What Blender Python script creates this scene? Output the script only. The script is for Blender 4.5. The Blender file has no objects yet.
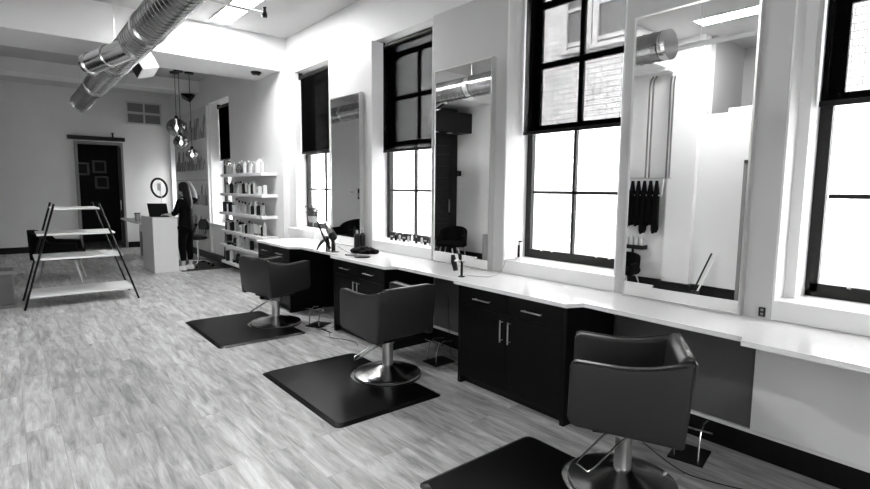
import bpy, bmesh, math, random
from mathutils import Vector, Matrix
random.seed(7)
PI = math.pi
sc = bpy.context.scene
COL = sc.collection

# ------------------------------------------------------------------ helpers
def link(o, parent=None):
    COL.objects.link(o)
    if parent is not None: o.parent = parent
    return o

def tag(o, label=None, cat=None, group=None, kind=None):
    if label: o['label'] = label
    if cat: o['category'] = cat
    if group: o['group'] = group
    if kind: o['kind'] = kind
    return o

def thing(name, label, cat, loc=(0, 0, 0), rz=0.0, group=None):
    o = bpy.data.objects.new(name, None); o.empty_display_size = .05
    link(o); o.location = loc; o.rotation_euler = (0, 0, rz)
    return tag(o, label, cat, group)

def copy_tree(o, parent=None):
    c = o.copy(); COL.objects.link(c)
    if parent is not None: c.parent = parent
    for ch in [x for x in o.children]:
        copy_tree(ch, c)
    return c

class MB:
    def __init__(s): s.b = bmesh.new()
    def box(s, a, b, bev=0.0, M=None, seg=2):
        t = bmesh.new()
        x0, y0, z0 = [min(p, q) for p, q in zip(a, b)]; x1, y1, z1 = [max(p, q) for p, q in zip(a, b)]
        bmesh.ops.create_cube(t, size=1)
        for v in t.verts:
            v.co = Vector(((x0+x1)/2+v.co.x*(x1-x0), (y0+y1)/2+v.co.y*(y1-y0), (z0+z1)/2+v.co.z*(z1-z0)))
        if bev: bmesh.ops.bevel(t, geom=t.edges[:], offset=bev, segments=seg, affect='EDGES', profile=.6)
        return s.add(t, M)
    def add(s, t, M=None):
        if M is not None: bmesh.ops.transform(t, matrix=M, verts=t.verts)
        me = bpy.data.meshes.new('t'); t.to_mesh(me); t.free(); s.b.from_mesh(me); bpy.data.meshes.remove(me)
        return s
    def tube(s, pts, r, n=10, caps=True):
        pts = [Vector(p) for p in pts]
        rs = r if isinstance(r, (list, tuple)) else [r]*len(pts)
        rings = []; up = None
        for i, p in enumerate(pts):
            d = (pts[min(i+1, len(pts)-1)]-pts[max(i-1, 0)]).normalized()
            if up is None:
                up = Vector((0, 0, 1)) if abs(d.z) < .9 else Vector((1, 0, 0))
            a = d.cross(up)
            if a.length < 1e-5: a = d.cross(Vector((0, 1, 0)))
            a.normalize(); b = a.cross(d).normalized(); up = b
            rings.append([s.b.verts.new(p+(a*math.cos(2*PI*k/n)+b*math.sin(2*PI*k/n))*rs[i]) for k in range(n)])
        for i in range(len(rings)-1):
            for k in range(n):
                s.b.faces.new((rings[i][k], rings[i][(k+1) % n], rings[i+1][(k+1) % n], rings[i+1][k]))
        if caps:
            s.b.faces.new(rings[0][::-1]); s.b.faces.new(rings[-1])
        return s
    def lathe(s, prof, c=(0, 0, 0), n=24, M=None):
        t = bmesh.new(); rings = []
        for r, z in prof:
            if r < 1e-6: rings.append([t.verts.new((0, 0, z))])
            else: rings.append([t.verts.new((r*math.cos(2*PI*k/n), r*math.sin(2*PI*k/n), z)) for k in range(n)])
        for i in range(len(rings)-1):
            A, B = rings[i], rings[i+1]
            for k in range(n):
                k2 = (k+1) % n
                if len(A) == 1 and len(B) == 1: continue
                if len(A) == 1: t.faces.new((A[0], B[k2], B[k]))
                elif len(B) == 1: t.faces.new((A[k], A[k2], B[0]))
                else: t.faces.new((A[k], A[k2], B[k2], B[k]))
        if len(rings[0]) > 1: t.faces.new(rings[0][::-1])
        if len(rings[-1]) > 1: t.faces.new(rings[-1])
        bmesh.ops.translate(t, verts=t.verts, vec=c)
        return s.add(t, M)
    def prism(s, pts, z0, z1, bev=0.0, M=None, axis='z', seg=2):
        t = bmesh.new()
        def P(p, z): return (p[0], p[1], z) if axis == 'z' else ((z, p[0], p[1]) if axis == 'x' else (p[0], z, p[1]))
        A = [t.verts.new(P(p, z0)) for p in pts]; B = [t.verts.new(P(p, z1)) for p in pts]
        t.faces.new(A[::-1]); t.faces.new(B)
        n = len(pts)
        for k in range(n): t.faces.new((A[k], A[(k+1) % n], B[(k+1) % n], B[k]))
        bmesh.ops.recalc_face_normals(t, faces=t.faces)
        if bev:
            es = [e for e in t.edges if len(e.link_faces) == 2 and e.calc_face_angle() > .5]
            bmesh.ops.bevel(t, geom=es, offset=bev, segments=seg, affect='EDGES', profile=.6)
        return s.add(t, M)
    def build(s, name, mat, parent=None, smooth=False, loc=None):
        bmesh.ops.recalc_face_normals(s.b, faces=s.b.faces)
        me = bpy.data.meshes.new(name); s.b.to_mesh(me); s.b.free()
        me.materials.append(mat)
        if smooth:
            for p in me.polygons: p.use_smooth = True
            try: me.set_sharp_from_angle(angle=math.radians(42))
            except Exception: pass
        o = bpy.data.objects.new(name, me); link(o, parent)
        if loc: o.location = loc
        return o

def struct(o, **k): return tag(o, kind='structure', **k)

# ------------------------------------------------------------------ materials (all neutral: a black and white room)
def mat(name, v, rough=.5, metal=0.0, spec=.5, noise=0.0, scale=8.0, bump=0.0, coat=0.0, stretch=(1, 1, 1)):
    m = bpy.data.materials.new(name); m.use_nodes = True
    nt = m.node_tree; b = nt.nodes['Principled BSDF']
    b.inputs['Base Color'].default_value = (v, v, v, 1); b.inputs['Roughness'].default_value = rough
    b.inputs['Metallic'].default_value = metal; b.inputs['Specular IOR Level'].default_value = spec if v > .05 else spec*.55
    if coat: b.inputs['Coat Weight'].default_value = coat
    if noise or bump:
        tc = nt.nodes.new('ShaderNodeTexCoord'); mp = nt.nodes.new('ShaderNodeMapping'); mp.inputs['Scale'].default_value = stretch
        nz = nt.nodes.new('ShaderNodeTexNoise'); nz.inputs['Scale'].default_value = scale; nz.inputs['Detail'].default_value = 5
        nt.links.new(tc.outputs['Object'], mp.inputs[0]); nt.links.new(mp.outputs[0], nz.inputs['Vector'])
        if noise:
            mr = nt.nodes.new('ShaderNodeMapRange'); mr.inputs['From Min'].default_value = .3; mr.inputs['From Max'].default_value = .7
            mr.inputs['To Min'].default_value = v*(1-noise); mr.inputs['To Max'].default_value = v*(1+noise)
            nt.links.new(nz.outputs['Fac'], mr.inputs['Value']); nt.links.new(mr.outputs[0], b.inputs['Base Color'])
        if bump:
            bp = nt.nodes.new('ShaderNodeBump'); bp.inputs['Strength'].default_value = bump; bp.inputs['Distance'].default_value = .01
            nt.links.new(nz.outputs['Fac'], bp.inputs['Height']); nt.links.new(bp.outputs[0], b.inputs['Normal'])
    return m

def emis(name, v, s):
    m = bpy.data.materials.new(name); m.use_nodes = True; nt = m.node_tree
    nt.nodes.remove(nt.nodes['Principled BSDF'])
    e = nt.nodes.new('ShaderNodeEmission'); e.inputs[0].default_value = (v, v, v, 1); e.inputs[1].default_value = s
    nt.links.new(e.outputs[0], nt.nodes['Material Output'].inputs[0]); return m

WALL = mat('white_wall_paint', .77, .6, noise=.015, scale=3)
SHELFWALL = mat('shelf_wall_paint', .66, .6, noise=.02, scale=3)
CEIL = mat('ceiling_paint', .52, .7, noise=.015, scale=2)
PANEL = mat('grey_panel_paint', .50, .42, noise=.02, scale=2)
SILL = mat('white_sill', .80, .35)
DARKBASE = mat('black_baseboard', .003, .4)
TOP = mat('white_quartz', .84, .18, noise=.02, scale=30)
ESPRESSO = mat('espresso_wood', .003, .4, spec=.28, noise=.5, scale=6, stretch=(12, 12, .6))
UNDER = mat('under_counter_grey', .10, .5)
STEEL = mat('brushed_steel', .62, .28, 1.0)
CHROME = mat('chrome', .75, .10, 1.0)
CHROME_D = mat('dark_chrome', .42, .22, 1.0, noise=.15, scale=12)
PIPEM = mat('aged_pipe_metal', .16, .3, .8)
CHROME_B = mat('worn_chrome', .62, .2, 1.0, noise=.12, scale=10)
VINYL = mat('dark_grey_vinyl', .027, .32, spec=.5, bump=.12, scale=90)
VINYL_B = mat('black_vinyl', .005, .38)
BLACK = mat('black_plastic', .003, .4)
BLACKMATTE = mat('black_fabric', .002, .85, spec=.2)
MATRUB = mat('black_rubber_mat', .003, .34, spec=.3, bump=.05, scale=160)
WHITE = mat('white_plastic', .82, .35)
DUCT = mat('galvanised_duct', .40, .22, 1.0, noise=.22, scale=5)
DUCTBAND = mat('duct_band_metal', .80, .2, 1.0)
FRAME = mat('dark_window_frame', .012, .4)
FRAMEB = mat('black_window_frame', .003, .4)
ALU = mat('silver_frame', .70, .28, .9)
GREY = mat('grey_laminate', .22, .45)
MIDGREY = mat('mid_grey_plastic', .40, .4)
LIGHTGREY = mat('light_grey_plastic', .62, .35)
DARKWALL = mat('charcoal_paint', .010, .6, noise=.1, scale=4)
GREYWALL = mat('far_grey_wall', .42, .6)
WOODL = mat('pale_leg_wood', .45, .5)
SKIN = mat('skin', .55, .5)
HAIR = mat('black_hair', .003, .6, noise=.4, scale=20, stretch=(8, 8, 1))
GREEN = mat('grey_leaf', .06, .6, noise=.3)
CORD = mat('cord_rubber', .012, .5)
LAMP = emis('light_panel_diffuser', 1, 20.0)
SPOT = emis('downlight_lens', 1, 8.0)
BULB = emis('bulb', 1, 3.5)

def glass_mat(name, refl=.06, tint=1.0):
    m = bpy.data.materials.new(name); m.use_nodes = True; nt = m.node_tree
    nt.nodes.remove(nt.nodes['Principled BSDF'])
    t = nt.nodes.new('ShaderNodeBsdfTransparent'); t.inputs[0].default_value = (tint, tint, tint, 1)
    g = nt.nodes.new('ShaderNodeBsdfGlossy'); g.inputs['Roughness'].default_value = .02
    lw = nt.nodes.new('ShaderNodeLayerWeight'); pw = nt.nodes.new('ShaderNodeMath'); pw.operation = 'POWER'; pw.inputs[1].default_value = 5
    fr = nt.nodes.new('ShaderNodeMath'); fr.operation = 'MULTIPLY_ADD'; fr.inputs[1].default_value = .9; fr.inputs[2].default_value = .03
    nt.links.new(lw.outputs['Facing'], pw.inputs[0]); nt.links.new(pw.outputs[0], fr.inputs[0])
    mx = nt.nodes.new('ShaderNodeMixShader')
    nt.links.new(fr.outputs[0], mx.inputs[0]); nt.links.new(t.outputs[0], mx.inputs[1]); nt.links.new(g.outputs[0], mx.inputs[2])
    nt.links.new(mx.outputs[0], nt.nodes['Material Output'].inputs[0]); return m
GLASS = glass_mat('window_glass')
CLEARG = glass_mat('clear_bottle_glass', tint=.86)
SMOKE = None
def smoke_glass():
    m = bpy.data.materials.new('smoked_mirror_glass'); m.use_nodes = True; nt = m.node_tree
    nt.nodes.remove(nt.nodes['Principled BSDF'])
    t = nt.nodes.new('ShaderNodeBsdfTransparent')
    g = nt.nodes.new('ShaderNodeBsdfGlossy'); g.inputs['Roughness'].default_value = .04; g.inputs[0].default_value = (.55, .55, .55, 1)
    tc = nt.nodes.new('ShaderNodeTexCoord'); sp = nt.nodes.new('ShaderNodeSeparateXYZ')
    nt.links.new(tc.outputs['Generated'], sp.inputs[0])
    mr = nt.nodes.new('ShaderNodeMapRange'); mr.inputs['From Min'].default_value = .3; mr.inputs['From Max'].default_value = .65
    mr.inputs['To Min'].default_value = .15; mr.inputs['To Max'].default_value = .5
    nt.links.new(sp.outputs[2], mr.inputs[0])
    cr = nt.nodes.new('ShaderNodeMapRange'); cr.inputs['From Min'].default_value = .3; cr.inputs['From Max'].default_value = .65
    cr.inputs['To Min'].default_value = .95; cr.inputs['To Max'].default_value = .10
    nt.links.new(sp.outputs[2], cr.inputs[0]); nt.links.new(cr.outputs[0], t.inputs[0])
    mx = nt.nodes.new('ShaderNodeMixShader'); nt.links.new(mr.outputs[0], mx.inputs[0])
    nt.links.new(t.outputs[0], mx.inputs[1]); nt.links.new(g.outputs[0], mx.inputs[2])
    nt.links.new(mx.outputs[0], nt.nodes['Material Output'].inputs[0]); return m
SMOKE = smoke_glass()
def mirror_mat():
    m = bpy.data.materials.new('mirror_silver'); m.use_nodes = True; nt = m.node_tree
    nt.nodes.remove(nt.nodes['Principled BSDF'])
    g = nt.nodes.new('ShaderNodeBsdfGlossy'); g.inputs['Roughness'].default_value = 0; g.inputs[0].default_value = (.93, .93, .93, 1)
    nt.links.new(g.outputs[0], nt.nodes['Material Output'].inputs[0]); return m
MIRROR = mirror_mat()

def mesh_shade():
    # openwork sun-screen cloth: open fraction falls with the tangent of the angle at which light crosses the thread thickness
    m = bpy.data.materials.new('black_sunscreen_mesh'); m.use_nodes = True; nt = m.node_tree; N = nt.nodes; L = nt.links
    N.remove(N['Principled BSDF'])
    d = N.new('ShaderNodeBsdfDiffuse'); d.inputs[0].default_value = (.002, .002, .002, 1)
    t = N.new('ShaderNodeBsdfTransparent')
    ge = N.new('ShaderNodeNewGeometry'); dt = N.new('ShaderNodeVectorMath'); dt.operation = 'DOT_PRODUCT'
    L.new(ge.outputs['Incoming'], dt.inputs[0]); L.new(ge.outputs['Normal'], dt.inputs[1])
    def M(op, a, b=None):
        n = N.new('ShaderNodeMath'); n.operation = op
        for i, x in enumerate((a, b)):
            if x is None: continue
            if isinstance(x, (int, float)): n.inputs[i].default_value = x
            else: L.new(x, n.inputs[i])
        return n.outputs[0]
    c = M('ABSOLUTE', dt.outputs['Value']); ac = M('ARCCOSINE', c); tn = M('TANGENT', ac)
    op = M('MAXIMUM', M('SUBTRACT', .66, M('MULTIPLY', tn, .37)), .03)
    mx = N.new('ShaderNodeMixShader'); L.new(op, mx.inputs[0]); L.new(d.outputs[0], mx.inputs[1]); L.new(t.outputs[0], mx.inputs[2])
    L.new(mx.outputs[0], N['Material Output'].inputs[0]); return m
SHADE = mesh_shade()

def floor_mat():
    m = bpy.data.materials.new('washed_oak_planks'); m.use_nodes = True; nt = m.node_tree; N = nt.nodes; L = nt.links
    b = N['Principled BSDF']
    tc = N.new('ShaderNodeTexCoord')
    mp = N.new('ShaderNodeMapping'); mp.inputs['Rotation'].default_value = (0, 0, PI/2)
    L.new(tc.outputs['Object'], mp.inputs[0])
    br = N.new('ShaderNodeTexBrick'); br.offset = .37; br.offset_frequency = 2
    br.inputs['Scale'].default_value = 1.0; br.inputs['Brick Width'].default_value = 1.25; br.inputs['Row Height'].default_value = .185
    br.inputs['Mortar Size'].default_value = .0016; br.inputs['Mortar Smooth'].default_value = .3; br.inputs['Bias'].default_value = 0
    br.inputs['Color1'].default_value = (0, 0, 0, 1); br.inputs['Color2'].default_value = (1, 1, 1, 1); br.inputs['Mortar'].default_value = (.5, .5, .5, 1)
    L.new(mp.outputs[0], br.inputs['Vector'])
    # offset the grain of every plank by its random shade
    off = N.new('ShaderNodeVectorMath'); off.operation = 'SCALE'; off.inputs['Scale'].default_value = 31.0
    L.new(br.outputs['Color'], off.inputs[0])
    ad = N.new('ShaderNodeVectorMath'); ad.operation = 'ADD'; L.new(mp.outputs[0], ad.inputs[0]); L.new(off.outputs[0], ad.inputs[1])
    m2 = N.new('ShaderNodeMapping'); m2.inputs['Scale'].default_value = (1.1, 7.0, 1); L.new(ad.outputs[0], m2.inputs[0])
    n1 = N.new('ShaderNodeTexNoise'); n1.inputs['Scale'].default_value = 2.2; n1.inputs['Detail'].default_value = 8; n1.inputs['Roughness'].default_value = .62; n1.inputs['Distortion'].default_value = .7
    L.new(m2.outputs[0], n1.inputs['Vector'])
    m3 = N.new('ShaderNodeMapping'); m3.inputs['Scale'].default_value = (3, 60, 1); L.new(ad.outputs[0], m3.inputs[0])
    n2 = N.new('ShaderNodeTexNoise'); n2.inputs['Scale'].default_value = 2.0; n2.inputs['Detail'].default_value = 4; L.new(m3.outputs[0], n2.inputs['Vector'])
    r1 = N.new('ShaderNodeMapRange'); r1.inputs['From Min'].default_value = .32; r1.inputs['From Max'].default_value = .68; r1.inputs['To Min'].default_value = FL_LO; r1.inputs['To Max'].default_value = FL_HI
    L.new(n1.outputs['Fac'], r1.inputs[0])
    r2 = N.new('ShaderNodeMapRange'); r2.inputs['From Min'].default_value = .3; r2.inputs['From Max'].default_value = .7; r2.inputs['To Min'].default_value = .86; r2.inputs['To Max'].default_value = 1.08
    L.new(n2.outputs['Fac'], r2.inputs[0])
    r3 = N.new('ShaderNodeMapRange'); r3.inputs['To Min'].default_value = .84; r3.inputs['To Max'].default_value = 1.12; L.new(br.outputs['Color'], r3.inputs[0])
    def mul(a, c):
        n = N.new('ShaderNodeMath'); n.operation = 'MULTIPLY'; L.new(a, n.inputs[0]); L.new(c, n.inputs[1]); return n.outputs[0]
    col = mul(mul(r1.outputs[0], r2.outputs[0]), r3.outputs[0])
    mm = N.new('ShaderNodeMapRange'); mm.inputs['To Min'].default_value = 1; mm.inputs['To Max'].default_value = .72; L.new(br.outputs['Fac'], mm.inputs[0])
    col = mul(col, mm.outputs[0])
    L.new(col, b.inputs['Base Color'])
    rr = N.new('ShaderNodeMapRange'); rr.inputs['To Min'].default_value = .42; rr.inputs['To Max'].default_value = .30; L.new(n1.outputs['Fac'], rr.inputs[0])
    L.new(rr.outputs[0], b.inputs['Roughness']); b.inputs['Specular IOR Level'].default_value = .45
    bp = N.new('ShaderNodeBump'); bp.inputs['Strength'].default_value = .15; bp.inputs['Distance'].default_value = .004; L.new(n2.outputs['Fac'], bp.inputs['Height']); L.new(bp.outputs[0], b.inputs['Normal'])
    return m
FL_LO, FL_HI = .25, .70
FLOORM = floor_mat()

def brick_mat():
    m = bpy.data.materials.new('white_painted_brick'); m.use_nodes = True; nt = m.node_tree; N = nt.nodes; L = nt.links
    b = N['Principled BSDF']; b.inputs['Roughness'].default_value = .8
    tc = N.new('ShaderNodeTexCoord'); mp = N.new('ShaderNodeMapping'); mp.inputs['Rotation'].default_value = (PI/2, 0, PI/2)
    sx = N.new('ShaderNodeSeparateXYZ'); cx = N.new('ShaderNodeCombineXYZ')
    L.new(tc.outputs['Object'], sx.inputs[0]); L.new(sx.outputs[1], cx.inputs[0]); L.new(sx.outputs[2], cx.inputs[1])
    br = N.new('ShaderNodeTexBrick'); br.inputs['Scale'].default_value = 1; br.inputs['Brick Width'].default_value = .24; br.inputs['Row Height'].default_value = .085
    br.inputs['Mortar Size'].default_value = .006; br.inputs['Color1'].default_value = (.86, .86, .86, 1); br.inputs['Color2'].default_value = (.74, .74, .74, 1); br.inputs['Mortar'].default_value = (.30, .30, .30, 1)
    L.new(cx.outputs[0], br.inputs['Vector'])
    nz = N.new('ShaderNodeTexNoise'); nz.inputs['Scale'].default_value = 4; nz.inputs['Detail'].default_value = 6; L.new(cx.outputs[0], nz.inputs['Vector'])
    mr = N.new('ShaderNodeMapRange'); mr.inputs['To Min'].default_value = .6; mr.inputs['To Max'].default_value = 1.15; L.new(nz.outputs['Fac'], mr.inputs[0])
    mu = N.new('ShaderNodeVectorMath'); mu.operation = 'SCALE'; L.new(br.outputs['Color'], mu.inputs[0]); L.new(mr.outputs[0], mu.inputs['Scale'])
    L.new(mu.outputs[0], b.inputs['Base Color'])
    bp = N.new('ShaderNodeBump'); bp.inputs['Strength'].default_value = .5; bp.inputs['Distance'].default_value = .01; bp.invert = True
    L.new(br.outputs['Fac'], bp.inputs['Height']); L.new(bp.outputs[0], b.inputs['Normal'])
    return m
BRICK = brick_mat()

# ------------------------------------------------------------------ camera (solved from the vanishing points)
F, CX, CY = 517.0, 435.0, 244.5
R = [Vector((0.77156505, -0.06076056, 0.63324208)), Vector((-0.63608261, -0.08822125, 0.7665611)), Vector((0.00928873, -0.99424603, -0.10671717))]
cam = bpy.data.cameras.new('camera'); co = bpy.data.objects.new('camera', cam); link(co)
Mx = Matrix(((R[0][0], -R[0][1], -R[0][2]), (R[1][0], -R[1][1], -R[1][2]), (R[2][0], -R[2][1], -R[2][2])))
co.matrix_world = Matrix.Translation((0, 0, 1.62)) @ Mx.to_4x4()
cam.sensor_width = 36; cam.lens = F/870*36; cam.clip_start = .05; cam.clip_end = 100
sc.camera = co

# ------------------------------------------------------------------ room
XW, XS, XL = 3.62, 3.52, -1.5          # window wall, shelf wall, opposite wall
XO = 3.98                               # outer face
YB, YF, ZC = 15.7, -3.0, 4.0            # back, front, ceiling
YBEAM = 8.2
HEAD = 3.43

struct(MB().box((XL-1.5, YF-.3, -.12), (XO, YB+2.4, 0)).build('floor', FLOORM))
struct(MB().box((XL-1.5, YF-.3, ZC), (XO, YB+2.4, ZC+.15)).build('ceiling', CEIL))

# windows: opening (y0, y1), centre of mullion, wall plane
WIN = [dict(n=1, y0=2.17, y1=3.25, m=2.72, x=XW), dict(n=2, y0=4.38, y1=5.58, m=4.99, x=XW), dict(n=3, y0=6.62, y1=7.92, m=7.27, x=XW),
       dict(n=4, y0=10.75, y1=12.07, m=11.41, x=XS), dict(n=5, y0=14.88, y1=15.62, m=15.25, x=XS), dict(n=6, y0=-.14, y1=.98, m=.42, x=XW)]
def wall_right():
    b = MB()
    def run(x, ya, yb, ws):
        cur = ya
        for w in sorted(ws, key=lambda q: q['y0']):
            b.box((x, cur, 0), (XO, w['y0'], ZC))
            b.box((x, w['y0'], 0), (XO, w['y1'], .865 if x == XW else .80))
            b.box((x, w['y0'], HEAD), (XO, w['y1'], ZC))
            cur = w['y1']
        b.box((x, cur, 0), (XO, yb, ZC))
    run(XW, YF, YBEAM, [w for w in WIN if w['x'] == XW])
    run(XS, YBEAM, YB, [w for w in WIN if w['x'] == XS])
    struct(b.build('wall_right', WALL))
wall_right()

def window(w):
    y0, y1, m = w['y0'], w['y1'], w['m']; x = w['x']
    zb = .985 if x == XW else .82
    root = bpy.data.objects.new('window_%d' % w['n'], None); link(root); root.location = (3.80, m, zb); struct(root)
    a, c = y0-m, y1-m; H = HEAD-zb
    f = MB()   # frame
    f.box((0, a, 0), (.08, a+.025, H)); f.box((0, c-.025, 0), (.08, c, H)); f.box((0, a, H-.03), (.08, c, H)); f.box((0, a, 0), (.08, c, .03))
    f.build('window_frame', FRAME, root)
    s = MB()   # lower sash
    zt = 2.20-zb
    s.box((-.005, a+.025, .03), (.04, a+.065, zt)); s.box((-.005, c-.065, .03), (.04, c-.025, zt)); s.box((-.005, a+.025, .03), (.04, c-.025, .08)); s.box((-.005, a+.025, zt-.05), (.045, c-.025, zt))
    s.box((.0, -.013, .08), (.035, .013, zt-.03)); s.box((.0, a+.08, 1.585-zb), (.035, c-.08, 1.612-zb))
    s.build('lower_sash', FRAME, root)
    s = MB()
    s.box((.045, a+.025, zt-.04), (.075, a+.10, H-.03)); s.box((.045, c-.10, zt-.04), (.075, c-.025, H-.03)); s.box((.045, a+.025, zt-.05), (.075, c-.025, zt+.01)); s.box((.045, a+.025, 3.24-zb), (.075, c-.025, 3.30-zb))
    s.box((.045, -.022, zt), (.075, .022, 3.26-zb)); s.box((.045, a+.08, 2.715-zb), (.075, c-.08, 2.765-zb))
    s.build('upper_sash', FRAMEB, root)
    g = MB(); g.box((.016, a+.05, .06), (.020, c-.05, zt-.03)); g.build('lower_pane', GLASS, root)
    g = MB(); g.box((.058, a+.08, zt-.01), (.062, c-.08, H-.02)); g.build('upper_pane', GLASS, root)
    for yy in (a*.58, c*.5):
        l = MB(); l.tube([(-.006, yy-.06, .078), (-.022, yy-.05, .108), (-.022, yy+.05, .108), (-.006, yy+.06, .078)], .004, 8)
        l.box((-.010, yy-.07, .072), (-.005, yy-.05, .083)); l.box((-.010, yy+.05, .072), (-.005, yy+.07, .083))
        l.build('sash_lift', STEEL, root)
for w in WIN: window(w)

# white sill boxes between the piers, standing on the counter
def trim(i, b, m): return struct(b.build('trim_%d' % i, m))
TI = [0]
def T(b, m):
    TI[0] += 1; return trim(TI[0], b, m)
for (ya, yb) in ((2.08, 3.22), (4.25, 5.42), (6.49, 7.90), (-.16, 1.05)):
    T(MB().box((3.46, ya+.002, .867), (3.84, yb-.002, .985), .004), SILL)
T(MB().box((3.47, 10.70, .78), (3.84, 12.08, .82), .004), SILL)
T(MB().box((3.47, 14.92, .78), (3.84, 15.62, .82), .004), SILL)
# grey piers (furring) carrying the mirrors
for (ya, yb) in ((1.05, 2.08), (3.22, 4.25), (5.42, 6.49)):
    T(MB().box((3.46, ya, .17), (XW+.005, yb, 3.37), .003), PANEL)
for ya in (1.05, 3.22, 5.42):      # white returned edge of every pier
    T(MB().box((3.462, ya-.012, .17), (XW+.005, ya-.0005, 3.37)), WALL)
    T(MB().box((3.462, ya+1.0305, .99), (XW+.005, ya+1.042+(.03 if ya > 5 else 0), 3.37)), WALL)
# ceiling beams
T(MB().box((XL, YBEAM-.004, 3.485), (XO-.05, 9.25, ZC), .002), WALL)
T(MB().box((XL, 12.75, 3.74), (XO-.05, 13.3, ZC), .006), WALL)
T(MB().box((XL, 4.14, 3.55), (.15, 5.0, ZC), .006), WALL)
# under-counter backing, light ledge and black plinth
T(MB().box((3.44, 3.14, .175), (3.459, 4.17, .83)), UNDER)
T(MB().box((3.44, 1.105, .175), (3.459, 2.05, .83)), UNDER)
T(MB().box((3.44, 5.22, .175), (3.459, 6.27, .83)), UNDER)
T(MB().box((3.42, -.2, .175), (3.459, 1.10, .83)), WALL)
T(MB().box((3.425, -.2, .150), (3.60, 7.36, .172), .002), WALL)
b = MB(); b.box((3.44, -3.0, 0), (3.62, 7.36, .149)); struct(b.build('baseboard_right', DARKBASE))
b = MB(); b.box((3.50, 7.36, 0), (3.62, 8.2, .14)); b.box((3.44, 8.2, 0), (3.519, 15.7, .14)); struct(b.build('baseboard_far_right', DARKBASE))

# opposite wall (seen in the mirrors)
b = MB()
b.box((XL-.2, 3.67, 0), (XL, YB, ZC))
b.box((XL, 3.67, 0), (XL+.10, 4.10, 3.50))            # pilaster
b.box((XL, 4.101, 3.50), (XL+.22, 4.62, 3.62))           # thin soffit edge
struct(b.build('wall_left', WALL))
b = MB(); b.box((XL-.1, 2.93+.34, 0), (XL, 3.67, 2.79)); b.box((XL-.1, 2.98, 0), (XL+.02, 3.27, 2.85)); b.box((XL-.1, 2.0, 2.04), (XL+.02, 2.98, 2.85)); b.box((XL-.1, -3.0, 0), (XL+.02, 2.0, 2.85)); b.box((XL-1.3, -3.0, 2.85), (XL, 2.9, 2.86))
T(b, WALL)
T(MB().box((XL-1.35, -3.0, 0), (XL-1.3, 3.67, ZC)), GREYWALL)
T(MB().box((XL-1.3, 3.6, 0), (XL-.2, 3.67, ZC)), GREYWALL)
d = MB(); d.box((XL-.02, 2.86, 0), (XL+.05, 3.0, 2.08)); d.box((XL-.02, 1.96, 2.02), (XL+.05, 3.0, 2.08)); d.box((XL-.02, 1.96, 0), (XL+.05, 2.06, 2.08))
do = bpy.data.objects.new('door_2', None); link(do); do.location = (0, 0, 0); struct(do)
d.build('door_frame', GREY, do)
MB().box((XL-.03, 2.06, 0.01), (XL-.005, 2.86, 2.02)).build('door_leaf', BLACK, do)
b = MB(); b.box((XL, 4.10, 0), (XL+.02, 9.24, .16)); b.box((XL, 3.60, 0), (XL+.17, 4.12, .16)); b.box((XL, 3.0, 0), (XL+.03, 3.62, .16)); b.box((XL, 9.4, 0), (XL+.02, YB, .16)); struct(b.build('baseboard_left', DARKBASE))
# dark partition with soffit box
T(MB().box((XL, 9.27, 0), (-.18, 9.40, 3.485)), DARKWALL)
b = MB(); b.box((XL, 8.78, 2.89), (-.18, 9.265, 3.33)); T(b, DARKWALL)
for xx in (-1.02, -.62):
    t = thing('recessed_downlight', 'round recessed downlight glowing under the dark soffit, ' + ('nearer the white wall' if xx < -.8 else 'farther from the white wall'), 'light', (xx, 9.0, 2.885), 0, 'downlights under the dark soffit')
    MB().lathe([(.0, -.004), (.045, -.004), (.045, .004), (0, .004)], n=20).build('lens', SPOT, t)
    MB().lathe([(.046, -.006), (.062, -.006), (.062, .004), (.046, .004)], n=20).build('trim_ring', WHITE, t)
# barn door on the partition
t = thing('barn_door', 'dark plank sliding barn door hung on a rail against the charcoal partition', 'door', (-.82, 9.22, .03))
b = MB()
for k in range(10): b.box((-.47, -.02, .02+k*.263), (.47, .015, .27+k*.263), .006)
b.build('plank_panel', DARKWALL, t)
b = MB(); b.box((-.49, -.04, 0), (-.39, -.021, 2.68)); b.box((.39, -.04, 0), (.49, -.021, 2.68)); b.box((-.39, -.04, .80), (.39, -.021, .90)); b.box((-.39, -.04, 2.58), (.39, -.021, 2.68)); b.box((-.39, -.04, 0), (.39, -.021, .12))
b.build('door_rail_frame', BLACK, t)
b = MB(); b.tube([(-.37, -.03, .92), (.37, -.03, 1.7)], .012, 6); b.build('brace', BLACK, t)
b = MB(); b.box((-.36, -.07, 1.05), (-.34, -.041, 1.35)); b.build('door_handle', STEEL, t)

# back wall with door opening and the dark closet behind
DX0, DX1, DZ = 1.42, 2.33, 2.66
b = MB(); b.box((XL-.2, YB, 0), (DX0, YB+.15, ZC)); b.box((DX1, YB, 0), (XO, YB+.15, ZC)); b.box((DX0, YB, DZ), (DX1, YB+.15, ZC))
struct(b.build('wall_back', WALL))
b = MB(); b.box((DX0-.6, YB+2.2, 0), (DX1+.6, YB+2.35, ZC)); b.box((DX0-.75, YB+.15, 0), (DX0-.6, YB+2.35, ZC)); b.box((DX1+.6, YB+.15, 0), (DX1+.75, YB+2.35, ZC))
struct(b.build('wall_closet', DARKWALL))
do = bpy.data.objects.new('door_1', None); link(do); do.location = (DX0, YB, 0); struct(do)
b = MB(); W = DX1-DX0
b.box((-.07, -.03, 0), (0, .15, DZ)); b.box((W, -.03, 0), (W+.07, .15, DZ)); b.box((-.07, -.03, DZ), (W+.07, .15, DZ+.07)); b.build('door_frame', GREY, do)
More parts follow.
